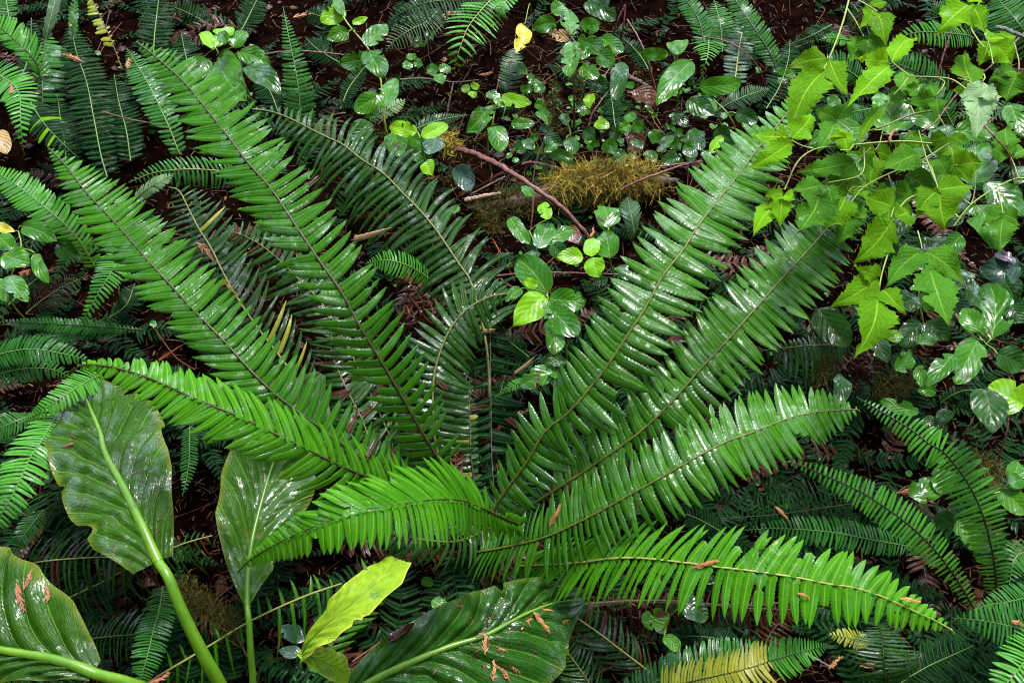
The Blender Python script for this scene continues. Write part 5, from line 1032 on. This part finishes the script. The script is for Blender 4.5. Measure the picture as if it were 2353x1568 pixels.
# ================================================================== UNDERGROWTH AND LITTER
def visible_xy(q, vmin=-60, vmax=1900, umin=-420, umax=2780):
    return at(q.uniform(umin, umax), q.uniform(vmin, vmax), 0)
def needles():
    q = np.random.RandomState(21); mb = MB()
    for i in range(21000):
        p = visible_xy(q); x, y = p[0], p[1]
        z = ground_z(x, y) + q.uniform(.002, .022)
        L = q.uniform(.006, .026) * (2.4 if q.uniform() < .12 else 1); a = q.uniform(0, 6.28)
        d = np.array([math.cos(a), math.sin(a), q.uniform(-.25, .35)]) * L / 2
        wv = np.array([-math.sin(a), math.cos(a), q.uniform(-.5, .5)]) * q.uniform(.0005, .0015)
        c = np.array([x, y, z]); b = np.array([0, 0, L * q.uniform(0, .15)])
        P = np.stack([np.stack([c - d - wv, c - d + wv]), np.stack([c + b - wv, c + b + wv]), np.stack([c + d - wv * .5, c + d + wv * .5])])
        mb.grid(P, np.linspace(0, 1, 3)[:, None], np.array([-1, 1.0])[None], q.uniform() ** 4.5)
    tag(mb.build('needle_litter', M['litter']), kind='stuff')
    mb = MB()
    for i in range(900):                                  # crumbs of bark and broken leaf
        p = visible_xy(q); x, y = p[0], p[1]; z = ground_z(x, y) + .004
        r = q.uniform(.004, .013); m_ = 7
        ph = np.linspace(0, 2 * math.pi, m_); th = np.linspace(0, math.pi, 5)
        k = 1 + q.uniform(-.35, .35, (5, m_)); k[:, -1] = k[:, 0]
        e = q.uniform(.4, 1.6, 3)
        P = np.stack([np.sin(th)[:, None] * np.cos(ph)[None] * e[0] * k, np.sin(th)[:, None] * np.sin(ph)[None] * e[1] * k, np.cos(th)[:, None] * .35 * k], -1) * r + np.array([x, y, z])
        mb.grid(P, np.linspace(0, 1, 5)[:, None], np.linspace(-1, 1, m_)[None], q.uniform() ** 6)
    tag(mb.build('bark_debris', M['litter']), kind='stuff')
def twig_and_leaf_litter():
    q = np.random.RandomState(77); mb = MB()
    for i in range(620):
        p = visible_xy(q) if i % 2 else at(q.uniform(850, 1900), q.uniform(-20, 560), 0); a = q.uniform(0, 6.28); L = q.uniform(.04, .24); z = ground_z(p[0], p[1]) + q.uniform(.004, .02)
        b = np.array([p[0], p[1], z]); d_ = np.array([math.cos(a), math.sin(a), q.uniform(-.05, .12)])
        C = spline([b, b + d_ * L * .5 + q.normal(size=3) * L * .07, b + d_ * L], 8)
        mb.tube(C, np.linspace(1, .5, 8) * q.uniform(.0007, .0022), 5, q.uniform() ** 2.5)
    tag(mb.build('twig_litter', M['litter']), kind='stuff')
    for nm, mt, cnt in (('dead_leaf_litter', 'brownleaf', 260), ('rotting_leaf_litter', 'fernbrown', 200)):
        mb = MB()
        for i in range(cnt):
            p = visible_xy(q); a = q.uniform(0, 6.28); L = q.uniform(.015, .05); z = ground_z(p[0], p[1]) + q.uniform(.004, .02)
            b = np.array([p[0], p[1], z])
            add_leaf(mb, b, b + np.array([math.cos(a), math.sin(a), q.uniform(-.25, .3)]) * L, L * q.uniform(.25, .6), i, nu=10, nv=6, tiltn=.9, fold=.5, curl=.6, und=.15, bites=2)
        tag(mb.build(nm, M[mt]), kind='stuff')
def undergrowth():
    q = np.random.RandomState(5); qq = random.Random(5)
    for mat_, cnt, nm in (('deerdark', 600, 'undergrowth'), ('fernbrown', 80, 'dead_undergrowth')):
        mb = MB()
        for i in range(cnt):
            u, v = q.uniform(-450, 2800), q.uniform(-80, 1960)
            if 860 < u < 1560 and 60 < v < 560 and q.uniform() < .75: continue    # the open litter slope
            p = at(u, v, 0); x, y = p[0], p[1]; a = q.uniform(0, 6.28); L = q.uniform(.16, .40)
            h0 = ground_z(x, y)
            C = spline([np.array([x, y, h0 + .005]), np.array([x + math.cos(a) * L * .5, y + math.sin(a) * L * .5, h0 + q.uniform(.03, .07)]), np.array([x + math.cos(a + .2) * L, y + math.sin(a + .2) * L, h0 + q.uniform(.015, .05)])], 40)
            T = np.gradient(C, axis=0); T /= np.linalg.norm(T, axis=1)[:, None]
            n = int(L / .011)
            wid = q.uniform(.022, .050)
            for j in range(n):
                t = (j + .5) / n; k = int(t * 39)
                for sd in (1, -1):
                    N = nrm(ZUP + .3 * q.normal(size=3)); N = nrm(N - T[k] * np.dot(N, T[k])); sv = np.cross(N, T[k])
                    ll = wid * min(1, .3 + t * 2.4) * (1 - max(0, (t - .5) / .5) ** 1.5 * .9)
                    add_pinna(mb, C[k], nrm(.3 * T[k] + sd * sv), T[k], N, ll, .0046, .15, .2, q.uniform(-.2, .2), 5, 0, qq.random(), .2, 'deer')
            mb.tube(C, .0012, 5)
        tag(mb.build(nm, M[mat_]), kind='stuff')
    mb = MB()
    for i in range(400):                                  # little ground-cover leaves
        u, v = q.uniform(-100, 2450), q.uniform(-20, 1600)
        if q.uniform() < .55: u, v = q.uniform(1150, 1700), q.uniform(170, 420)
        p = at(u, v, 0); z = ground_z(p[0], p[1]) + q.uniform(.01, .045)
        b = np.array([p[0], p[1], z]); a = q.uniform(0, 6.28); L = q.uniform(.009, .034)
        add_leaf(mb, b, b + np.array([math.cos(a), math.sin(a), q.uniform(-.2, .3)]) * L, L * .75, i, nu=8, nv=6, tiltn=.5, shape='oval')
    tag(mb.build('ground_cover', M['salal']), kind='stuff')
    mb = MB()                                             # thin moss growing over the soil
    for i in range(70):
        u, v = (q.uniform(860, 1500), q.uniform(110, 520)) if q.uniform() < .7 else (q.uniform(-50, 2400), q.uniform(0, 1600))
        p = at(u, v, 0); b = np.array([p[0], p[1], ground_z(p[0], p[1]) - .012])
        C = b + np.cumsum(q.normal(size=(6, 3)) * np.array([.02, .02, 0]), 0)
        t = moss_mesh(C, .026, 60, int(q.randint(9999)), curl=.018, thick=.0008)
        for k_ in ('v', 'uv', 'r'): getattr(mb, k_).extend(getattr(t, k_))
        mb.f.extend([f_ + mb.n for f_ in t.f]); mb.n += t.n
    tag(mb.build('moss', M['mossgreen']), kind='stuff')
needles()
twig_and_leaf_litter()
undergrowth()

# ================================================================== CEDAR SPRIGS AND DEAD LEAFLETS SHED ON THE LEAVES
update()
for a in [
    ('orange sprig hanging beside the tip of the longest left frond', 297, 135, 293, 188), ('orange sprig lying across the tall dark frond', 188, 143, 136, 126), ('small tan sprig caught in the dark upper left corner', 165, 64, 155, 46),
    ('tan sprig upright on the glossy frond at the left edge', 26, 218, 27, 186), ('orange sprig on the soil right of the upright pointed frond', 673, 43, 720, 34), ('long orange sprig on the wet frond between the two left fronds', 451, 557, 498, 607),
    ('orange sprig below the long one on the same wet stalk', 518, 651, 544, 678), ('small orange sprig on the tall ribbed leaf beside its yellow edge', 172, 1020, 146, 1030), ('rusty sprig stuck on the lower left ribbed leaf', 40, 1340, 57, 1404),
    ('lighter sprig on the top edge of the lower left ribbed leaf', 60, 1352, 76, 1309), ('short sprig near the outer rim of the lower left ribbed leaf', 108, 1388, 109, 1350), ('reddish curled sprig at the lower edge beside the petiole', 338, 1566, 384, 1546),
    ('orange sprig on the base of the right sweeping frond', 1265, 1210, 1290, 1160), ('brown sprig at the joint of the right sweeping frond', 1178, 1255, 1212, 1230), ('long rusty sprig on the shaded end of the dark leaf', 1228, 1377, 1302, 1427),
    ('bright orange sprig on the dark leaf below its midrib tip', 1223, 1404, 1260, 1450), ('tan upright sprig across the midrib of the dark leaf', 1115, 1500, 1118, 1454), ('largest orange sprig on the dark leaf', 1141, 1481, 1195, 1541),
    ('narrow upright sprig at the lower edge on the dark leaf', 1131, 1562, 1134, 1514), ('yellow curved sprig above the holes of the dark leaf', 1198, 1444, 1220, 1418), ('tan sprig on the black soil right of the dark leaf', 1333, 1505, 1311, 1462),
    ('dull sprig at the lower edge right of the largest one', 1170, 1566, 1140, 1525), ('orange sprig wedged in the centre above the short bright frond', 1144, 1076, 1139, 1038), ('tan sprig across the stalk of the long lit frond', 1594, 1303, 1652, 1288),
    ('curled orange sprig near the tip of the long lit frond', 2066, 1376, 2110, 1382), ('tiny sprig at the tip of the narrow frond under the sweeping one', 1848, 1074, 1828, 1060), ('thin sprig on the lower leaflets of the long lit frond', 1830, 1363, 1856, 1374),
    ('orange sprig low at the edge beside the wet dull frond', 1971, 1528, 2030, 1514), ('small tan sprig left of the wet dull frond', 1906, 1532, 1932, 1510), ('orange sprig at the right edge under the leaning frond', 2316, 1427, 2356, 1443),
    ('tan sprig between the two right fronds', 1634, 658, 1690, 617), ('small sprig on the soil under the right sweeping frond', 1780, 1165, 1806, 1188), ('dark sprig among the brown stalks at the lower centre', 1100, 1020, 1150, 975),
    ('star like orange sprig beside the yellow green round leaf', 1356, 548, 1364, 518), ('orange sprig on the litter beneath the greyish frond', 1010, 40, 1060, 30), ('tan sprig on the litter near the stick at the top', 1100, 175, 1130, 168),
    ('small sprig on the little dark stalked frond', 1168, 142, 1182, 140), ('sprig on the black gap right of the dark stems', 1165, 968, 1215, 940),
]:
    cedar(*a, mat='cedar' if (a[1] * 3 + a[2]) % 4 else 'cedarred')
cedar('reddish feathery sprig right of the narrow black stalked frond', 2055, 1134, 2148, 1126, 'cedarred', width=.26, n=12)
cedar('red tinted sprig on the puckered leaf at the upper right', 2040, 325, 2061, 285, 'cedarred', width=.2)

def leaflet(label, x0, y0, x1, y1, w, mat):
    a, na = surface(x0, y0, lift=.006); px = pxs(a); b_, _ = surface(x1, y1, lift=.008)
    L = math.hypot(x1 - x0, y1 - y0) * px
    if np.linalg.norm(b_ - a) > 1.3 * L:
        b_ = a + nrm(at(x1, y1, a[2]) - a) * L
    root = thing('fallen_leaflet', a, label, 'leaflet', 'fallen dead leaflets')
    d = nrm(b_ - a); N = nrm(CAMP - a); N = nrm(N - d * np.dot(N, d)); sv = np.cross(N, d)
    mb = MB(); add_pinna(mb, a, d, sv, N, L, w * px * .5, .12, -.12, .3, 14, .06, rng.random(), .7, 'sword')
    mb.build('blade', M[mat], root, a)
    st = MB(); st.tube(spline([a - d * .006, a + d * L * .5 + N * .001, a + d * L * .9 + N * .01 * L], 6), .8 * px, 5); st.build('midrib', M['twigbrown'], root, a)
for a in [('pinkish dead leaflet caught behind the longest left frond', 812, 556, 900, 534, 15, 'tanleaf'), ('dead red leaflet near the pale oval leaf in the centre', 781, 920, 812, 893, 14, 'fernbrown'), ('dead leaflet pointing down below the longest left frond', 797, 990, 830, 936, 14, 'fernbrown'),
          ('dead red leaflet touching the dark upright stem', 1080, 946, 1126, 936, 15, 'fernbrown'), ('large dead leaflet on the soil left of the bright right frond', 1161, 966, 1216, 1003, 18, 'fernbrown'), ('curled dead leaflet under the small arched frond', 1002, 872, 1030, 896, 18, 'fernbrown'),
          ('small dead leaflet beside the dark stem', 1082, 905, 1104, 918, 14, 'fernbrown'), ('orange leaflet tip beside the small arched frond', 1112, 764, 1142, 760, 12, 'tanleaf'), ('thin tan leaflet in the dark gap left of the toothed leaf', 1180, 860, 1232, 825, 9, 'tanleaf'),
          ('red leaflet at the top of the wet drooping frond', 708, 430, 740, 404, 12, 'fernbrown'), ('dead leaflet low between the frond and the oval leaf', 840, 1050, 868, 1010, 14, 'fernbrown'), ('brown scrap on the soil above the dark leaf', 900, 1470, 960, 1440, 26, 'fernbrown')]:
    leaflet(*a)
# bits of needle and bark strewn over the dark skunk cabbage leaf
def strewn():
    q = np.random.RandomState(8); mb = MB()
    for i in range(95):
        k = q.randint(3)
        u, v = (q.normal(1120, 42), q.normal(1440, 42)) if k < 2 else (q.uniform(960, 1280), q.uniform(1370, 1550))
        if q.uniform() < .22: u, v = q.uniform(140, 400), q.uniform(980, 1290)
        p, n_ = surface(u, v, lift=.0015)
        if p[2] < .05: continue
        a = q.uniform(0, 6.28); t1 = nrm(np.cross(n_, np.array([math.cos(a), math.sin(a), .1]))); t2 = np.cross(n_, t1)
        L, w_ = q.uniform(.004, .016), q.uniform(.0005, .0014)
        b = n_ * .001
        P = np.stack([np.stack([p - t1 * L / 2 - t2 * w_, p - t1 * L / 2 + t2 * w_]), np.stack([p + b - t2 * w_, p + b + t2 * w_]), np.stack([p + t1 * L / 2 - t2 * w_ * .5, p + t1 * L / 2 + t2 * w_ * .5])])
        mb.grid(P, np.linspace(0, 1, 3)[:, None], np.array([-1, 1.0])[None], q.uniform() * .9)
    tag(mb.build('needle_debris', M['twigred']), kind='stuff')
strewn()
